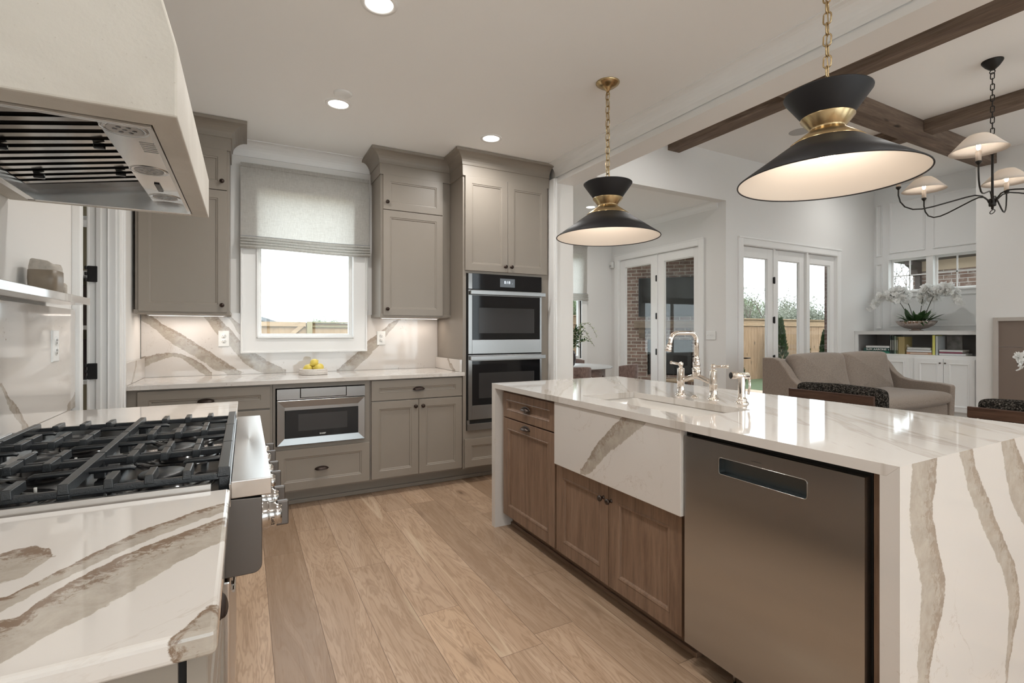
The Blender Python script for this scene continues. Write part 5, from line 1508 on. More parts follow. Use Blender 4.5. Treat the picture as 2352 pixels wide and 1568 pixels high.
for k, deg in enumerate((9.5, 66, 127, 191, 250, 310)):
    a = math.radians(deg); u = Vector((math.cos(a), math.sin(a), 0)); c = Vector((cx, cy, 0))
    R = .68
    pts = [c + u * r + Z * z for r, z in ((.018, 2.385), (.035, 2.425), (.07, 2.462), (.12, 2.475), (.18, 2.465), (.30, 2.435), (.42, 2.405), (.50, 2.392), (.57, 2.395), (.63, 2.425), (.665, 2.475), (.68, 2.54), (.68, 2.60))]
    arm = MB().tube(pts, .0062, 10).build('arm', IR, t)
    cc = c + u * R
    MB().lathe(cc, [(.006, 2.59), (.018, 2.605), (.022, 2.612), (.020, 2.620), (0, 2.622)], 16).build('candle_cup', IR, arm)
    MB().lathe(cc, [(.0185, 2.618), (.0185, 2.698), (.008, 2.70)], 16).build('candle_sleeve', MAT['candle'], arm)
    MB().sphere(cc + Z * 2.735, .016, .016, .028, 12, 8).build('bulb', MAT['bulb'], arm)
    s = MB().lathe(cc, [(.185, 2.700), (.150, 2.738), (.095, 2.800), (.065, 2.826), (.050, 2.830)], 48)
    s.build('lamp_shade', MAT['linen_shade'], arm, solid=.002)
    point('chandelier_bulb_lamp', tuple(cc + Z * 2.745), .02, 4.0, (1, .90, .78))

# loveseat
t = thing('loveseat', 'taupe linen loveseat with two loose back cushions and sloping arms', 'sofa', (6.3, 3.2, 0))
SF = MAT['sofa']
ax0, ax1, yb, yf = 5.20, 7.43, 3.66, 2.72
MB().box(ax0 + .11, ax1 - .11, yf + .03, yb - .12, .14, .40).build('base', SF, t, bevel=.02, seg=3)
MB().box(ax0 + .08, ax1 - .08, yb - .15, yb, .10, .93).build('back', SF, t, bevel=.03, seg=3)
prof = [(yb, .10), (yb, .955), (yb - .13, .955), (yb - .20, .93), (yb - .27, .85), (yb - .34, .745), (yb - .42, .675), (yb - .53, .645), (yf + .10, .630), (yf + .01, .615), (yf, .59), (yf + .015, .10)]
for x0 in (ax0, ax1 - .12):
    MB().prism(prof, x0, x0 + .12, 'x').build('arm', SF, t, bevel=.012, seg=3)
def cushion(mb, c, sx, sy, sz, lean=0.0, bow=.10, n=22, seed=0, exps=.24):
    """soft box: superellipsoid with crowned faces"""
    rnd = random.Random(seed)
    ph = [rnd.uniform(0, 6) for _ in range(4)]
    vs = []; R = n; S = 2 * n
    for i in range(R + 1):
        v = -PI / 2 + PI * i / R
        for j in range(S):
            w_ = 2 * PI * j / S
            cv_, sv = math.cos(v), math.sin(v); cw, sw = math.cos(w_), math.sin(w_)
            e = exps; f = lambda q, e_: math.copysign(abs(q) ** e_, q)
            x = f(cv_, e) * f(cw, e); z = f(cv_, e) * f(sw, e); y = f(sv, .75)
            d = 1 + .02 * math.sin(3 * x + ph[0]) + .015 * math.sin(5 * z + ph[1])
            x *= 1 - .05 * z * z * 0; 
            X_ = x * sx * (1 - .03 * (1 - abs(z))) ; Z_ = z * sz * (1 + .03 * math.cos(x * 2.4)) ; Y_ = y * sy * d * (1 - .45 * max(abs(x), abs(z)) ** 4)
            Z2 = Z_ * math.cos(lean) - Y_ * math.sin(lean); Y2 = Z_ * math.sin(lean) + Y_ * math.cos(lean)
            vs.append((c[0] + X_, c[1] + Y2, c[2] + Z2))
    fs = [(i * S + j, i * S + (j + 1) % S, (i + 1) * S + (j + 1) % S, (i + 1) * S + j) for i in range(R) for j in range(S)]
    mb.add(vs, fs, True); return mb
for k, (c, w_) in enumerate((((5.835, yb - .27, .745), .50), ((6.800, yb - .27, .745), .50))):
    cushion(MB(), c, w_, .120, .258, .20, seed=k, exps=.17).build('back_cushion', SF, t)
m = MB(); cushion(m, (0, 0, 0), .995, .100, .37, 0, seed=5, exps=.15)
m.v = [(6.315 + x, 3.03 + z, .478 + y) for x, y, z in m.v]
m.build('seat_cushion', SF, t)
for x in (ax0 + .08, ax1 - .08):
    for y in (yf + .08, yb - .08): MB().lathe((x, y, 0), [(.018, 0), (.026, .10), (.026, .14)], 12, close=True).build('leg', MAT['chair_wood'], t)

# armchairs with boucle cushions (backs toward the kitchen)
def armchair():
    t = thing('armchair', 'dark wood armchair with a black and white boucle cushion, nearer the loveseat', 'chair', (4.10, 2.135, 0), 'wood framed boucle armchairs')
    W = MAT['chair_wood']; y0, y1 = 1.835, 2.440
    MB().box(3.790, 3.812, y0, y1, .735, .800).build('back_rail', W, t, bevel=.004)
    MB().box(3.84, 3.86, y0 + .03, y1 - .03, .36, .43).build('lower_rail', W, t, bevel=.004)
    for y in (y0 + .02, y1 - .02):
        MB().obox((3.835, y, .39), X, Y, (-.07, 0, 1), .018, .015, .40).build('leg', W, t, bevel=.004)
        MB().obox((4.42, y, .285), X, Y, (.06, 0, 1), .018, .015, .285).build('leg', W, t, bevel=.004)
        MB().box(3.82, 4.45, y - .02, y + .02, .56, .585).build('arm_rest', W, t, bevel=.006)
        MB().box(3.86, 4.42, y - .012, y + .012, .33, .37).build('side_rail', W, t, bevel=.004)
    m = MB(); cushion(m, (0, 0, 0), .315, .090, .235, 0, seed=9, exps=.16)
    m.v = [(3.905 + y + (z) * -.10, 2.105 + x, .618 + z) for x, y, z in m.v]; m.build('back_cushion', MAT['boucle'], t)
    m = MB(); cushion(m, (0, 0, 0), .27, .075, .27, 0, seed=11)
    m.v = [(4.16 + z, 2.137 + x, .42 + y) for x, y, z in m.v]; m.build('seat_cushion', MAT['boucle'], t)
    return t
ac = armchair()
dup(ac, (4.10, 1.030, 0), 0, 'dark wood boucle armchair at the right edge of the photo', 'wood framed boucle armchairs')

# coffee table (hidden behind the island) with the orchid at the right edge
t = thing('coffee_table', 'low wooden coffee table behind the armchairs, carrying the right hand orchid', 'table', (5.75, 1.7, 0))
MB().box(5.25, 6.25, 1.2, 2.2, .36, .40).build('tabletop', MAT['chair_wood'], t, bevel=.006)
for x in (5.30, 6.20):
    for y in (1.25, 2.15): MB().box(x - .03, x + .03, y - .03, y + .03, 0, .36).build('leg', MAT['chair_wood'], t, bevel=.004)

def orchid_flower(mb, c, s, rnd):
    """five petals and a lip, facing a random direction"""
    c = Vector(c); n = Vector((rnd.uniform(-1, .3), rnd.uniform(-1, 1), rnd.uniform(-.5, .6))).normalized()
    u = n.orthogonal().normalized(); v = n.cross(u)
    for k in range(5):
        a = 2 * PI * k / 5 + rnd.uniform(-.15, .15); d = u * math.cos(a) + v * math.sin(a); w_ = n.cross(d)
        L_ = s * (1.0 if k % 2 else .85); ww = s * .48
        P = [c, c + d * L_ * .45 + w_ * ww + n * s * .12, c + d * L_ * .95 + w_ * ww * .55 + n * s * .05, c + d * L_ * 1.08 - n * s * .03, c + d * L_ * .95 - w_ * ww * .55 + n * s * .05, c + d * L_ * .45 - w_ * ww + n * s * .12]
        mb.add(P, [(0, 1, 2), (0, 2, 3), (0, 3, 4), (0, 4, 5)], True)
    mb.sphere(c + n * s * .15, s * .14, seg=6, rings=4)
def arc_stem(p, q, h, n=14):
    p = Vector(p); q = Vector(q); return [p.lerp(q, i / n) + Z * (h * 4 * (i / n) * (1 - i / n)) for i in range(n + 1)]
def strap(mb, c, d, L_, w_, droop, n=7):
    c = Vector(c); d = Vector(d).normalized(); s_ = Vector((-d.y, d.x, 0)); s_ = s_.normalized() if s_.length > .01 else X
    vs = []
    for i in range(n + 1):
        t_ = i / n; p = c + d * (L_ * t_) - Z * (droop * t_ * t_)
        ww = w_ * math.sin(PI * min(.97, .12 + t_ * .86)) ; vs += [p - s_ * ww, p - Z * .15 * ww, p + s_ * ww]
    fs = [(i * 3 + k, i * 3 + k + 1, i * 3 + 4 + k, i * 3 + 3 + k) for i in range(n) for k in (0, 1)]
    mb.add(vs, fs, True)
# orchids in a silvered bowl on the built-in
t = thing('orchid_arrangement', 'white orchids with dark strap leaves in a ribbed silvered bowl on the built-in', 'plant', (9.14, 3.83, 1.262))
bc = Vector((9.14, 3.83, 1.262))
MB().lathe(bc, [(0, 0), (.085, 0), (.085, .010), (.055, .016), (.060, .022), (.14, .045), (.205, .085), (.240, .130), (.247, .150), (.240, .152), (.20, .12), (0, .11)], 96, rib=.04, nrib=26).build('bowl', MAT['silver'], t)
MB().lathe(bc, [(.238, .140), (.15, .155), (0, .16)], 40).build('moss', MAT['soil'], t)
rnd = random.Random(3)
m = MB()
for k in range(46):
    a = rnd.uniform(0, 2 * PI); r = rnd.uniform(.02, .16); el = rnd.uniform(.1, 1.3)
    strap(m, bc + Vector((r * math.cos(a), r * math.sin(a), .15)), (math.cos(a) * math.cos(el), math.sin(a) * math.cos(el), math.sin(el)), rnd.uniform(.14, .27), rnd.uniform(.018, .045), rnd.uniform(.02, .12))
m.build('leaves', MAT['leaf_dark'], t, recalc=False)
m = MB()
for k in range(16):
    a = rnd.uniform(0, 2 * PI); el = rnd.uniform(.2, .9)
    strap(m, bc + Vector((.1 * math.cos(a), .1 * math.sin(a), .15)), (math.cos(a) * math.cos(el), math.sin(a) * math.cos(el), math.sin(el)), rnd.uniform(.2, .34), .008, .05)
m.build('grass_blades', MAT['leaf_mid'], t, recalc=False)
sprays = [((9.13, 3.90, 1.40), (9.05, 4.40, 1.665), .30), ((9.15, 3.86, 1.40), (9.20, 4.18, 1.86), .22), ((9.16, 3.80, 1.40), (9.10, 3.66, 1.90), .16), ((9.12, 3.73, 1.40), (9.08, 3.30, 1.70), .34), ((9.18, 3.76, 1.40), (9.15, 3.40, 1.88), .20)]
for p, q, h in sprays:
    pts = arc_stem(p, q, h); st = MB().tube(pts, .0045, 6).build('stem', MAT['stem'], t)
    m = MB()
    for i in range(5, 15):
        for z_ in range(7):
            orchid_flower(m, pts[i] + Vector((rnd.uniform(-.07, .07), rnd.uniform(-.055, .055), rnd.uniform(-.06, .045))), rnd.uniform(.042, .056), rnd)
    m.build('blossoms', MAT['petal'], st, recalc=False)
# right hand orchid on the coffee table
t = thing('potted_orchid', 'white orchid spray cut off by the right edge of the photo', 'plant', (5.80, 1.62, .40))
pc = Vector((5.80, 1.62, .40))
MB().lathe(pc, [(0, 0), (.06, 0), (.08, .06), (.085, .14), (.078, .14), (.07, .05), (0, .03)], 32).build('pot', MAT['dish'], t)
m = MB()
for k in range(9):
    a = k * .7; strap(m, pc + Z * .13, (math.cos(a), math.sin(a), .5), .2, .03, .08)
m.build('leaves', MAT['leaf_dark'], t, recalc=False)
pts = arc_stem(pc + Z * .13, (5.79, 1.70, .97), .26); st = MB().tube(pts, .004, 6).build('stem', MAT['stem'], t)
m = MB(); rnd = random.Random(8)
for i in range(7, 15): orchid_flower(m, pts[i] + Vector((rnd.uniform(-.03, .03), rnd.uniform(-.03, .02), rnd.uniform(-.03, .03))), .048, rnd)
m.build('blossoms', MAT['petal'], st, recalc=False)

# built-in bookcase
t = thing('built_in_cabinet', 'white built-in with an open book shelf over panelled doors, right of the patio doors', 'cabinet', (9.2, 3.8, 0))
CW = MAT['cab_white']; bx, y0, y1 = 8.895, 3.006, 4.586
m = MB().box(bx, 9.498, y0, y1, 1.206, 1.255).box(bx, 9.498, y0, y1, .872, .906).box(bx, 9.498, y0, y0 + .02, .906, 1.206).box(bx, 9.498, y1 - .045, y1, .906, 1.206)
m.box(bx, 9.498, y0, y1, .10, .872).box(bx + .06, 9.498, y0, y1, 0, .10)
m.build('carcass', CW, t, bevel=.002)
MB().box(bx - .02, 9.498, y0, y1, 1.2551, 1.2618).build('counter_slab', CW, t, bevel=.001)
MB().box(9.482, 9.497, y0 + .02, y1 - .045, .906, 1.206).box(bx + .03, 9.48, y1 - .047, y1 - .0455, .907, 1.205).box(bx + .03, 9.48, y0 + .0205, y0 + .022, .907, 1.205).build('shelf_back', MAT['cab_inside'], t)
def raised(y1_, w_, kn):
    F = FR((bx, y1_, .115), 'W')
    d = MB().loft(F, w_, .740, [(0, 0), (0, .018), (.060, .018), (.062, .024), (.072, .024), (.078, .012), (.084, .008)]).build('door', CW, t)
    ky = y1_ - (w_ - .028 if kn > 0 else .028)
    MB().lathe((bx - .018, ky, .795), [(.005, 0), (.004, .018), (.011, .022), (.012, .030), (0, .033)], 14, -X).build('knob', MAT['pewter'], d)
for y_, k_ in ((4.54, 1), (4.165, -1), (3.745, 1), (3.390, -1)): raised(y_, .350, k_)

# books
BC = {}
def bookmat(c):
    if c not in BC: BC[c] = plain('book_cover', c, .5)
    return BC[c]
def book(y0, y1, z0, z1, col, label, depth=.22, flat=True, x0=8.935):
    g = 'books in the built-in'
    o = MB()
    t_ = .0025
    if flat: o.box(x0, x0 + depth, y0, y1, z0, z0 + t_).box(x0, x0 + depth, y0, y1, z1 - t_, z1).box(x0, x0 + t_, y0, y1, z0, z1)
    else: o.box(x0, x0 + depth, y0, y0 + t_, z0, z1).box(x0, x0 + depth, y1 - t_, y1, z0, z1).box(x0, x0 + t_, y0, y1, z0, z1)
    t = thing('book', label, 'book', (x0, (y0 + y1) / 2, z0), g)
    o.build('cover', bookmat(col), t)
    MB().box(x0 + t_, x0 + depth - .006, y0 + .003, y1 - .003, z0 + .002, z1 - .002).build('pages', MAT['page'], t)
    return t
WH = (.68, .69, .69)
book(4.098, 4.481, .907, .9445, (.02, .16, .10), 'green book at the bottom of the left flat stack')
b_ = book(4.100, 4.468, .945, .9900, (.012, .060, .052), 'dark green book with large white spine letters, middle of the left stack')
text('SLIM AARONS', .038, (8.9345, 4.287, .967), 'W', MAT['plastic_w'], b_, 'spine_lettering', .0003, 1.22, .0006)
MB().lathe((8.9348, 4.112, .967), [(.007, 0), (.007, .0006), (0, .0006)], 12, -X).build('spine_dot', MAT['plastic_w'], b_)
b_ = book(4.098, 4.435, .9905, 1.026, WH, 'white book on top of the left flat stack')
MB().box(8.9343, 8.935, 4.13, 4.40, 1.003, 1.009).build('spine_line', MAT['speaker'], b_)
for y0_, y1_, c_, h_, lb in ((4.066, 4.093, (.02, .035, .03), .282, 'black-green upright book right of the left stack, first of the upright group'), (4.037, 4.064, (.015, .03, .025), .282, 'dark upright book with a white spine mark, second of the upright group'), (4.008, 4.035, (.16, .21, .16), .275, 'grey-green upright book, third of the upright group'), (3.984, 4.006, (.16, .16, .08), .262, 'thin olive upright book next to the gold one'), (3.890, 3.982, (.34, .27, .12), .264, 'thick gold upright book, its cover turned toward the room')):
    b_ = book(y0_, y1_, .907, .907 + h_, c_, lb, flat=False)
    if y1_ > 4.0:
        MB().box(8.9343, 8.935, (y0_ + y1_) / 2 - .004, (y0_ + y1_) / 2 + .004, .96, 1.12).build('spine_line', MAT['page'], b_)
o = MB().sphere((9.0, 3.865, .965), .035, .045, .060, 14, 10).sphere((9.0, 3.89, 1.02), .02, .028, .035, 10, 8).build('carved_stone', plain('beige_stone', (.42, .36, .27), .8, nz=.2, nscale=40, bmp=.4, bscale=60))
tag(o, 'small beige carved stone leaning on the gold book', 'ornament')
b_ = book(3.551, 3.870, .907, .9405, (.52, .30, .19), 'terracotta book at the bottom of the middle flat stack')
MB().box(8.9343, 8.935, 3.60, 3.82, .919, .928).build('spine_line', MAT['page'], b_)
book(3.555, 3.868, .941, .9745, WH, 'white book in the middle of the middle flat stack')
b_ = book(3.567, 3.859, .975, 1.012, (.60, .62, .60), 'pale grey book on top of the middle flat stack')
MB().box(8.9343, 8.935, 3.60, 3.80, .99, .996).build('spine_line', MAT['speaker'], b_)
book(3.509, 3.546, .907, 1.196, (.62, .60, .16), 'yellow upright book right of the middle stack', flat=False)
book(3.473, 3.507, .907, 1.186, (.45, .48, .49), 'light grey upright book beside the yellow one', flat=False)
o = MB().box(9.17, 9.19, 3.28, 3.46, .907, 1.195).build('photo_book', plain('black_white_photo_cover', (.20, .19, .18), .4, nz=.8, nscale=14))
tag(o, 'book standing face out with a black and white photo cover', 'book')
book(3.158, 3.462, .907, .936, WH, 'white book at the bottom of the right flat stack')
book(3.200, 3.462, .9365, .9575, (.30, .08, .13), 'crimson book in the middle of the right flat stack')
book(3.192, 3.462, .958, .986, WH, 'white book on top of the right flat stack')

# fireplace surround on the chimney
t = thing('fireplace_surround', 'pale stone fireplace surround with a brown slab, right edge', 'fireplace', (8.78, 2.0, 0))
m = MB().box(8.760, 8.80, 2.765, 2.815, 0, 1.437).box(8.760, 8.80, 1.185, 1.235, 0, 1.437).box(8.760, 8.80, 1.235, 2.765, 1.387, 1.437)
m.build('stone_frame', MAT['stone_sur'], t, bevel=.002)
MB().box(8.785, 8.799, 1.235, 2.765, 0, 1.047).box(8.785, 8.799, 1.235, 2.765, 1.050, 1.387).build('slab', MAT['firebox'], t)
for x, y in ((4.0, 3.6), (4.0, 1.0), (6.0, .6), (8.0, .6), (8.0, 3.7), (4.0, -1.6), (6.5, -1.6)):  # unseen downlights added to brighten the living room
    downlight(x, y, LZ, 'added living room downlight, unseen behind header, beams or frame edge', 11, grp='added living room downlights')
for x, y in ((4.4, 5.8),):  # unseen downlight added to brighten the nook
    downlight(x, y, NZ, 'added downlight in the breakfast nook, unseen behind the pendant', 14, (1, .95, .9), grp='added nook downlight')
# ================================================================= breakfast nook
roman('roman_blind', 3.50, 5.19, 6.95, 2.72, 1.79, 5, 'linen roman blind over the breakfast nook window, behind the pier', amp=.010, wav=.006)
t = thing('dining_table', 'round dining table with a pale top and scalloped wooden apron', 'table', (4.12, 5.92, 0))
MB().lathe((4.12, 5.92, 0), [(0, .735), (.56, .735), (.60, .742), (.605, .750), (.60, .760), (0, .760)], 64).build('tabletop', MAT['tabletop'], t)
m = MB(); n = 96; vs = []; fs = []
for i in range(n):
    a = 2 * PI * i / n; zb = .640 - .035 * abs(math.sin(6 * a)) * 1.0 + .03 * math.cos(24 * a) * .3
    for r, z in ((.50, .735), (.50, zb), (.48, zb), (.48, .735)): vs.append((4.12 + r * math.cos(a), 5.92 + r * math.sin(a), z))
for i in range(n):
    j = (i + 1) % n
    for k in range(4): fs.append((i * 4 + k, j * 4 + k, j * 4 + (k + 1) % 4, i * 4 + (k + 1) % 4))
m.add(vs, fs).build('apron', MAT['table_wood'], t)
for k in range(4):
    a = PI / 4 + k * PI / 2; c = Vector((4.12 + .44 * math.cos(a), 5.92 + .44 * math.sin(a), 0))
    m = MB().lathe(c, [(.022, 0), (.030, .05), (.024, .10), (.040, .45), (.045, .62), (.045, .735)], 20, close=True); m.build('leg', MAT['table_wood'], t)
def dchair(label):
    t = thing('dining_chair', label, 'chair', (0, 0, 0), 'woven back dining chairs')
    CF, W = MAT['chair_fab'], MAT['chair_wood']
    m = MB(); cushion(m, (0, 0, 0), .24, .035, .23, 0, seed=21); m.v = [(x, z, .455 + y) for x, y, z in m.v]; m.build('seat', CF, t)
    MB().box(-.21, .21, -.20, .20, .38, .425).build('seat_frame', W, t, bevel=.01)
    # curved back band, local -Y is the back
    n = 20; vs = []
    for i in range(n + 1):
        a = math.radians(-62 + 124 * i / n)
        for r in (.275, .235):
            for z in (.60, .815):
                k = abs(i / n - .5) * 2; zz = z - (.02 * k ** 3 if z > .7 else -.02 * k)
                vs.append((r * math.sin(a) * .98, -.02 - r * math.cos(a), zz))
    fs = []
    for i in range(n):
        b_ = i * 4; c = b_ + 4
        fs += [(b_, b_ + 1, c + 1, c), (b_ + 2, c + 2, c + 3, b_ + 3), (b_ + 1, b_ + 3, c + 3, c + 1), (b_, c, c + 2, b_ + 2)]
    fs += [(0, 2, 3, 1), (n * 4, n * 4 + 1, n * 4 + 3, n * 4 + 2)]
    MB().add(vs, fs, True).build('backrest', CF, t, bevel=.006)
    for s_ in (-1, 1):
        MB().tube([(s_ * .21, -.19, .0), (s_ * .20, -.17, .40), (s_ * .19, -.20, .64)], [.014, .018, .013], 8).build('leg', W, t)
        MB().tube([(s_ * .20, .19, .0), (s_ * .19, .17, .40)], [.014, .018], 8).build('leg', W, t)
        MB().tube([(s_ * .08, -.20, .42), (s_ * .07, -.255, .64)], .008, 8).build('spindle', W, t)
    return t
c0_ = dchair('woven dining chair standing apart on the right, in front of the french doors')
c0_.location = (4.46, 5.32, 0); c0_.rotation_euler = (0, 0, math.radians(26))
dup(c0_, (3.62, 5.22, 0), math.radians(-14), 'woven dining chair on the near side of the table, cut off by the pier', 'woven back dining chairs')
dup(c0_, (4.52, 6.42, 0), math.radians(160), 'woven dining chair behind the table, only its back rim showing', 'woven back dining chairs')
# vase with branches
t = thing('vase_of_branches', 'dark glazed vase with leafy branches on the dining table', 'plant', (4.03, 5.80, .76))
vc = Vector((4.03, 5.80, .76))
MB().lathe(vc, [(0, 0), (.055, 0), (.075, .03), (.090, .10), (.088, .17), (.070, .215), (.052, .232), (.050, .245), (.044, .245), (.046, .22), (.07, .15), (0, .12)], 36).build('vase', MAT['vase_dark'], t)
rnd = random.Random(12)
lv, lp, tw = MB(), MB(), MB()
def leaf(mb, c, d, L_, w_):
    c = Vector(c); d = Vector(d).normalized(); s_ = d.cross(Vector((rnd.uniform(-1, 1), rnd.uniform(-1, 1), rnd.uniform(-1, 1)))).normalized()
    mb.add([c, c + d * L_ * .45 + s_ * w_, c + d * L_, c + d * L_ * .45 - s_ * w_], [(0, 1, 2, 3)], True)
for k in range(44):
    a = rnd.uniform(0, 2 * PI); sp_ = rnd.uniform(.05, .26); h = rnd.uniform(.12, .34) if k % 3 else rnd.uniform(.02, .14)
    q = vc + Vector((math.cos(a) * sp_, math.sin(a) * sp_, .24 + h)); pts = arc_stem(vc + Z * .22, q, .03, 8); tw.tube(pts, .0018, 4, False)
    for i in range(2, 9):
        for j in range(3): leaf(lv if rnd.random() < .8 else lp, pts[i], (rnd.uniform(-1, 1), rnd.uniform(-1, 1), rnd.uniform(-.3, .8)), rnd.uniform(.035, .07), rnd.uniform(.008, .016))
for q, h in (((4.36, 5.62, 1.20), .27), ((4.30, 5.66, 1.10), .22), ((4.24, 5.72, 1.30), .10), ((4.31, 5.60, 1.05), .16)):
    pts = arc_stem(vc + Z * .22, q, h, 16); tw.tube(pts, .0022, 4, False)
    for i in range(5, 17):
        for j in range(2): leaf(lp, pts[i], (rnd.uniform(-1, 1), rnd.uniform(-1, 1), rnd.uniform(-.6, .6)), rnd.uniform(.025, .05), .008)
tw.build('twigs', MAT['twig'], t); lv.build('dark_leaves', MAT['leaf_dark'], t, recalc=False); lp.build('pale_leaves', MAT['leaf_pale'], t, recalc=False)
outlet((5.755, 4.835, 1.197), 'W', 'white triple light switch right of the french doors', switch=3)
t = thing('motion_sensor', 'small white motion sensor in the corner above the french doors', 'sensor', (5.72, 6.94, 2.44))
MB().box(5.695, 5.755, 6.90, 6.975, 2.375, 2.485).build('housing', MAT['plastic_w'], t, bevel=.012, seg=3)
MB().box(5.689, 5.695, 6.912, 6.962, 2.39, 2.43).build('lens', MAT['speaker'], t, bevel=.002)

# ================================================================= outdoors
struct('ground_lawn', MB().box(-14, 40, 7.9, 42, -.45, -.20).box(9.8, 40, -12, 7.9, -.45, -.20).box(-14, -1.5, 4.7, 7.9, -.45, -.20), MAT['grassy'])
struct('ground_patio', MB().box(5.95, 9.9, 4.80, 7.9, -.30, -.06), MAT['concrete'])
struct('ground_gravel', MB().box(-1.5, 5.9, 7.35, 7.9, -.45, -.21), MAT['grassy'])
# patio fireplace, turned 45 degrees; local x runs along the face, local -y is the front
import itertools
def rot45(o, loc): o.location = loc; o.rotation_euler = (0, 0, -PI / 4)
t = thing('patio_fireplace', 'brick outdoor fireplace seen through the french doors', 'fireplace')
m = MB().box(-1.3, -.30, 0, .7, 0, 3.0).box(-.30, .72, 0, .7, 1.12, 3.0).box(.55, .72, 0, .7, 0, 1.12).box(-.30, .55, .5, .7, 0, 1.12)
m.build('brickwork', MAT['brick_o'], t)
MB().box(-.55, .70, -.22, -.001, 1.345, 1.475).build('mantel', MAT['mantel'], t, bevel=.005)
for a in (-.46, .50): MB().prism([(-.001, 1.344), (-.15, 1.344), (-.13, 1.24), (-.06, 1.17), (-.001, 1.15)], a, a + .11, 'x').build('corbel', MAT['mantel'], t, bevel=.004)
MB().box(-.55, .70, -.40, -.001, -.05, .42).build('hearth', MAT['brick_o'], t)
MB().box(-.28, .53, .05, .49, .43, 1.10).build('firebox_dark_fill', MAT['dark'], t, bevel=.01)  # dark block filling the firebox opening
rot45(t, (7.28, 7.26, -.02))
t = thing('television', 'black outdoor television above the patio fireplace mantel', 'television')
MB().box(-.47, .66, -.07, -.012, -.385, .375).build('casing', MAT['black_shade'], t, bevel=.006)
MB().box(-.455, .645, -.073, -.0705, -.37, .36).build('screen', MAT['glass_black'], t)
rot45(t, (7.28, 7.26, 1.94))
o = MB().box(5.9, 8.05, 4.73, 9.2, 2.98, 3.20).build('patio_roof', MAT['darkwood']); tag(o, 'flat roof over the patio fireplace, above the french doors view', 'roof')
t = thing('patio_table', 'low slatted wooden table on the patio behind the french doors', 'table', (6.65, 6.30, -.06))
m = MB()
for k in range(7): m.box(6.30 + k * .10, 6.385 + k * .10, 6.02, 6.42, .40, .425)
m.build('slats', MAT['cedar_x'], t, bevel=.003)
for x in (6.34, 6.94):
    for y in (6.06, 6.38): MB().box(x - .025, x + .025, y - .025, y + .025, -.06, .40).build('leg', MAT['darkwood'], t)
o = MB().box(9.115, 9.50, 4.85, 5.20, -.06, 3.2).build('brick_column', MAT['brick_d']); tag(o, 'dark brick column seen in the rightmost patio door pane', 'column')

# fences
def fence(x0, x1, y, ztop, zbot, label, board=.14):
    t = thing('wood_fence', label, 'fence', ((x0 + x1) / 2, y, zbot))
    m = MB(); x = x0; r = random.Random(int(x0 * 10))
    while x < x1:
        m.box(x, min(x + board - .006, x1), y - .009 + r.uniform(-.002, .002), y + .009, zbot, ztop - .03); x += board
    m.build('boards', MAT['cedar'], t)
    MB().box(x0, x1, y - .075, y + .05, ztop - .03, ztop).build('cap_rail', MAT['cedar_x'], t, bevel=.004)
    MB().box(x0, x1, y - .030, y - .0095, ztop - .21, ztop - .031).box(x0, x1, y - .040, y - .030, ztop - .225, ztop - .19).build('top_rail', MAT['cedar_x'], t, bevel=.003)
    return t
fence(5.0, 23, 10.0, 1.66, -.2, 'cedar board fence behind the patio doors')
# gate side facing the kitchen window
t = thing('fence_gate', 'cedar gate with diagonal braces seen through the kitchen window', 'gate', (0.4, 14, -.2))
m = MB(); x = -1.2
while x < 1.40: m.box(x, x + .139, 14.0, 14.02, -.2, 1.49); x += .14
m.build('boards', MAT['cedar_sunlit'], t)
MB().box(-1.2, 1.40, 13.94, 13.998, 1.39, 1.51).box(-1.2, 1.40, 13.94, 13.998, .3, .42).box(-.02, .10, 13.94, 13.998, .42, 1.39).build('rails', MAT['cedar_x'], t, bevel=.003)
m = MB()
m.obox((.75, 13.955, .92), (1, 0, .88), (0, 1, 0), (-.88, 0, 1), .78, .013, .05); m.obox((-.40, 13.955, .92), (1, 0, -1.1), (0, 1, 0), (1.1, 0, 1), .64, .013, .05)
m.obox((.45, 13.955, 1.1), (1, 0, -.9), (0, 1, 0), (.9, 0, 1), .45, .012, .05)
m.build('brace', MAT['cedar_x'], t, bevel=.003)
o = MB().box(1.42, 1.55, 13.88, 14.0, -.2, 1.52).build('fence_post', plain('treated_pine_post', (.25, .205, .11), .8, nz=.1, nscale=6), None, bevel=.004); tag(o, 'greenish gate post in the kitchen window view', 'post')
t = thing('wood_fence', 'cedar fence panel right of the gate post in the kitchen window view', 'fence', (3, 14, -.2))
m = MB(); x = 1.56
while x < 5.0: m.box(x, x + .139, 14.0, 14.02, -.2, 1.48); x += .14
m.build('boards', MAT['cedar_sunlit'], t)
MB().box(1.56, 5.0, 13.90, 14.05, 1.485, 1.515).box(1.56, 5.0, 13.95, 13.998, 1.37, 1.42).build('rails', plain('green_tinted_rail', (.22, .18, .10), .8), t, bevel=.003)

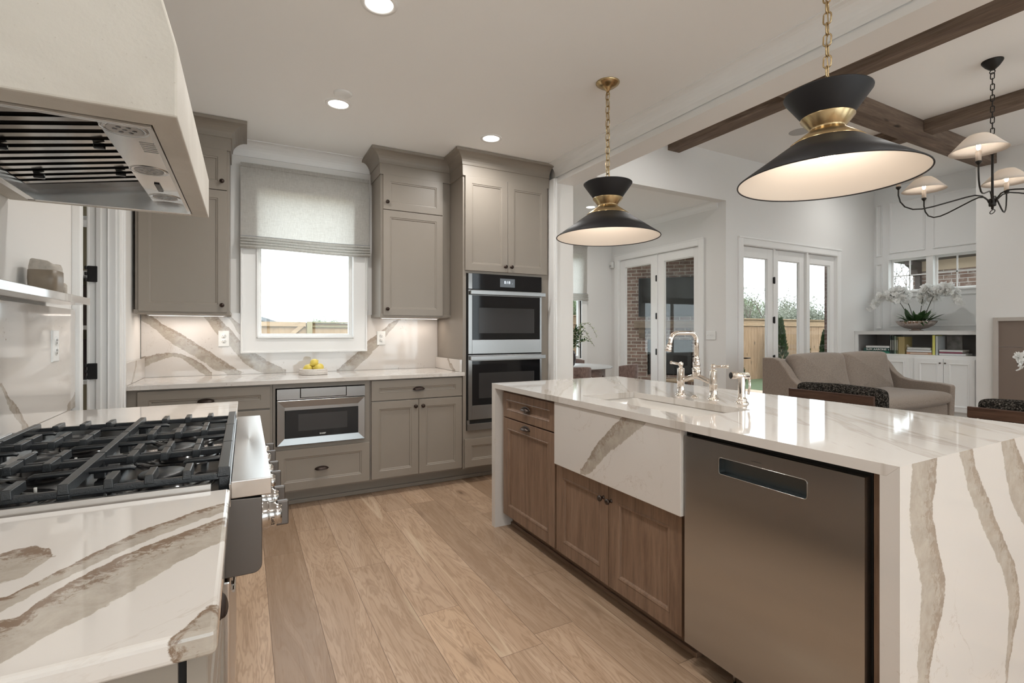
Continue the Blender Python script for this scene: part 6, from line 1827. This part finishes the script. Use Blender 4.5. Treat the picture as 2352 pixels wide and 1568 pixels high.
# arborvitae by the fence
def conifer(x, y, h, r, label):
    t = thing('arborvitae', label, 'shrub', (x, y, -.2), 'arborvitae along the cedar fence')
    rn = random.Random(int(x * 100)); m = MB()
    for k in range(2600):
        f = rn.random() ** .8; z = f * h; rr = r * (1.02 - f) ** .75 * (.75 + .25 * min(1, f * 6)) * rn.uniform(.75, 1.05); a = rn.uniform(0, 2 * PI)
        c = Vector((x + rr * math.cos(a), y + rr * math.sin(a), -.2 + z)); d = Vector((math.cos(a) * .5, math.sin(a) * .5, 1)).normalized(); s_ = d.cross(Vector((rn.uniform(-1, 1), rn.uniform(-1, 1), .1))).normalized()
        l_ = rn.uniform(.06, .14); w_ = rn.uniform(.012, .03); m.add([c, c + d * l_ * .5 + s_ * w_, c + d * l_, c + d * l_ * .5 - s_ * w_], [(0, 1, 2, 3)])
    m.build('foliage', MAT['leaf_cypress'], t, recalc=False)
    MB().tube([(x, y, -.2), (x, y, h * .8 - .2)], [.03, .01], 8).build('trunk', MAT['bark'], t)
for x, h, r, lb in ((12.35, .62, .28, 'low dark shrub at the foot of the fence, left of the sofa'), (14.35, 1.80, .27, 'tall arborvitae at the left side of the middle patio door pane'), (15.55, 1.50, .22, 'arborvitae at the right side of the middle pane'), (16.7, 1.45, .22, 'arborvitae at the left side of the right pane'), (18.3, 1.2, .22, 'arborvitae beside the brick column')):
    conifer(x, 9.5, h, r, lb)

# trees
def make_tree(name, h, spread, leaves, mat, seed, label, loc, trunk=.08, lsize=.10):
    rn = random.Random(seed); wood_, lf = MB(), MB()
    def grow(p, d, L_, r_, lev):
        n = 4; pts = [p]; dd = d.copy()
        for i in range(n):
            dd = (dd + Vector((rn.uniform(-.16, .16), rn.uniform(-.16, .16), rn.uniform(-.05, .12)))).normalized(); pts.append(pts[-1] + dd * (L_ / n))
        wood_.tube(pts, [r_ * (1 - .12 * i) for i in range(n + 1)], 5 if lev < 2 else 3, False)
        if lev >= 2:
            for i in range(leaves):
                q = pts[rn.randint(1, n)] + Vector((rn.gauss(0, .16), rn.gauss(0, .16), rn.gauss(0, .16))) * spread
                e = Vector((rn.uniform(-1, 1), rn.uniform(-1, 1), rn.uniform(-1, 1))).normalized(); f = e.orthogonal().normalized(); s_ = lsize * rn.uniform(.6, 1.3)
                lf.add([q, q + e * s_ + f * s_ * .4, q + e * s_ * 1.7, q + e * s_ - f * s_ * .4], [(0, 1, 2, 3)])
        if lev < 4:
            for k in range(3 if lev else 5):
                a = rn.uniform(0, 2 * PI); e = Vector((math.cos(a), math.sin(a), rn.uniform(.3, 1.2))).normalized()
                grow(pts[rn.randint(2, n)], (dd * .45 + e * .65).normalized(), L_ * rn.uniform(.55, .8), r_ * .55, lev + 1)
    grow(Vector((0, 0, 0)), Z.copy(), h * .30, trunk, 0)
    t = thing(name, label, 'tree', (0, 0, 0), 'trees beyond the fences')
    wood_.build('branches', MAT['bark'], t); lf.build('foliage', mat, t, recalc=False)
    t.location = loc; return t
A_ = make_tree('woodland_tree', 6.6, 2.4, 34, MAT['leaf_tree'], 1, 'light green tree above the fence in the left patio door pane', (17.0, 22, -.6), lsize=.09)
B_ = make_tree('woodland_tree', 6.2, 2.6, 30, MAT['leaf_tree2'], 2, 'grey-green tree above the fence between left and middle panes', (19.8, 23.5, -.6), lsize=.085)
C_ = make_tree('bare_tree', 7.6, 1.2, 1, MAT['leaf_tree2'], 5, 'bare twiggy tree rising over the woodland in the middle pane', (21.8, 20, -.6), lsize=.06)
rnd = random.Random(31)
for i in range(17):
    src = (A_, B_, A_, B_, C_)[i % 5]
    x = 15.6 + i * 1.12 + rnd.uniform(-.3, .3); y = 21.5 + (3.2 if i % 2 else 0) + rnd.uniform(-.6, .6)
    nm = {A_: 'light green', B_: 'grey-green', C_: 'bare'}[src]
    o = dup(src, (x, y, -.7), rnd.uniform(0, 6), '%s tree in the woodland strip beyond the patio fence' % nm, 'woodland trees beyond the patio fence, %s' % nm)
    s_ = rnd.uniform(.80, 1.0) if src is not C_ else rnd.uniform(.8, 1.0); o.scale = (s_, s_, s_)
D_ = make_tree('thicket_shrub', 5.0, 3.0, 40, MAT['leaf_tree2'], 9, 'grey green thicket just above the fence in the patio door panes', (16.2, 18.6, -1.0), lsize=.09)
for i in range(9):
    dup(D_, (17.9 + i * 1.75, 18.3 + .5 * (i % 2), -1.0 - .2 * (i % 3)), i * 1.1, 'grey green thicket in front of the woodland, behind the patio fence', 'thicket behind the patio fence')
C2 = dup(C_, (21.5, 15.5, -.5), 1.2, 'taller half bare tree in the rightmost patio door pane', 'trees beyond the fences'); C2.scale = (.85, .85, .85)
for i, (x, y, s_, lb) in enumerate(((1.1, 33.5, .5, 'bare tree above the neighbour roof in the kitchen window'), (3.6, 38, .5, 'bare tree above the gate in the kitchen window'))):
    o = dup(C_, (x, y, -.5), i, lb, 'trees beyond the fences'); o.scale = (s_,) * 3
for i, (x, y) in enumerate(((5.5, 40), (6.6, 41), (7.7, 40))):
    o = dup(A_, (x, y, -.6), i, 'distant tree low over the right end of the kitchen window fence', 'distant trees in the kitchen window'); o.scale = (.6,) * 3
for i, (x, y) in enumerate(((16.5, 8.2), (17.2, 7.4), (15.5, 7.8))):
    o = dup(C_, (x, y, -.4), i * 2.1, 'bare tree in the left transom pane above the orchids', 'bare trees in the transom view'); o.scale = (.7,) * 3
# neighbour house in the kitchen window
t = thing('neighbour_house', 'distant house with a grey roof at the left of the kitchen window view', 'house', (-3, 31, -.5))
MB().box(-5.6, .5, 30, 36, -.5, 1.9).build('walls', plain('pale_green_siding', (.62, .66, .60), .8), t)
MB().prism([(-5.9, 1.7), (-2.5, 3.2), (1.75, 1.75), (1.5, 1.65), (-2.5, 2.9), (-5.7, 1.6)], 29.7, 36.3, 'y').build('roof', MAT['roof'], t)
# brick wing beyond the transom windows
t = thing('brick_wing', 'brick wing of the house with a tan frieze seen through the transom windows', 'building', (14, 2, -.2))
MB().box(12.6, 16, -2, 5.34, -.2, 2.52).build('brick_wall', MAT['brick_x'], t)
MB().box(12.58, 16, -2, 5.34, 2.521, 2.73).build('frieze', MAT['stucco'], t)
MB().box(12.05, 16, -2, 5.56, 2.731, 2.95).build('eave', MAT['darkwood'], t)
MB().prism([(12.55, 2.72), (12.15, 2.72), (12.15, 2.64), (12.30, 2.60), (12.36, 2.55), (12.38, 2.45), (12.55, 2.43)], 5.16, 5.30, 'y').build('bracket', MAT['darkwood'], t)
MB().box(12.49, 12.575, 5.17, 5.26, -.2, 2.43).build('downspout', MAT['darkwood'], t)
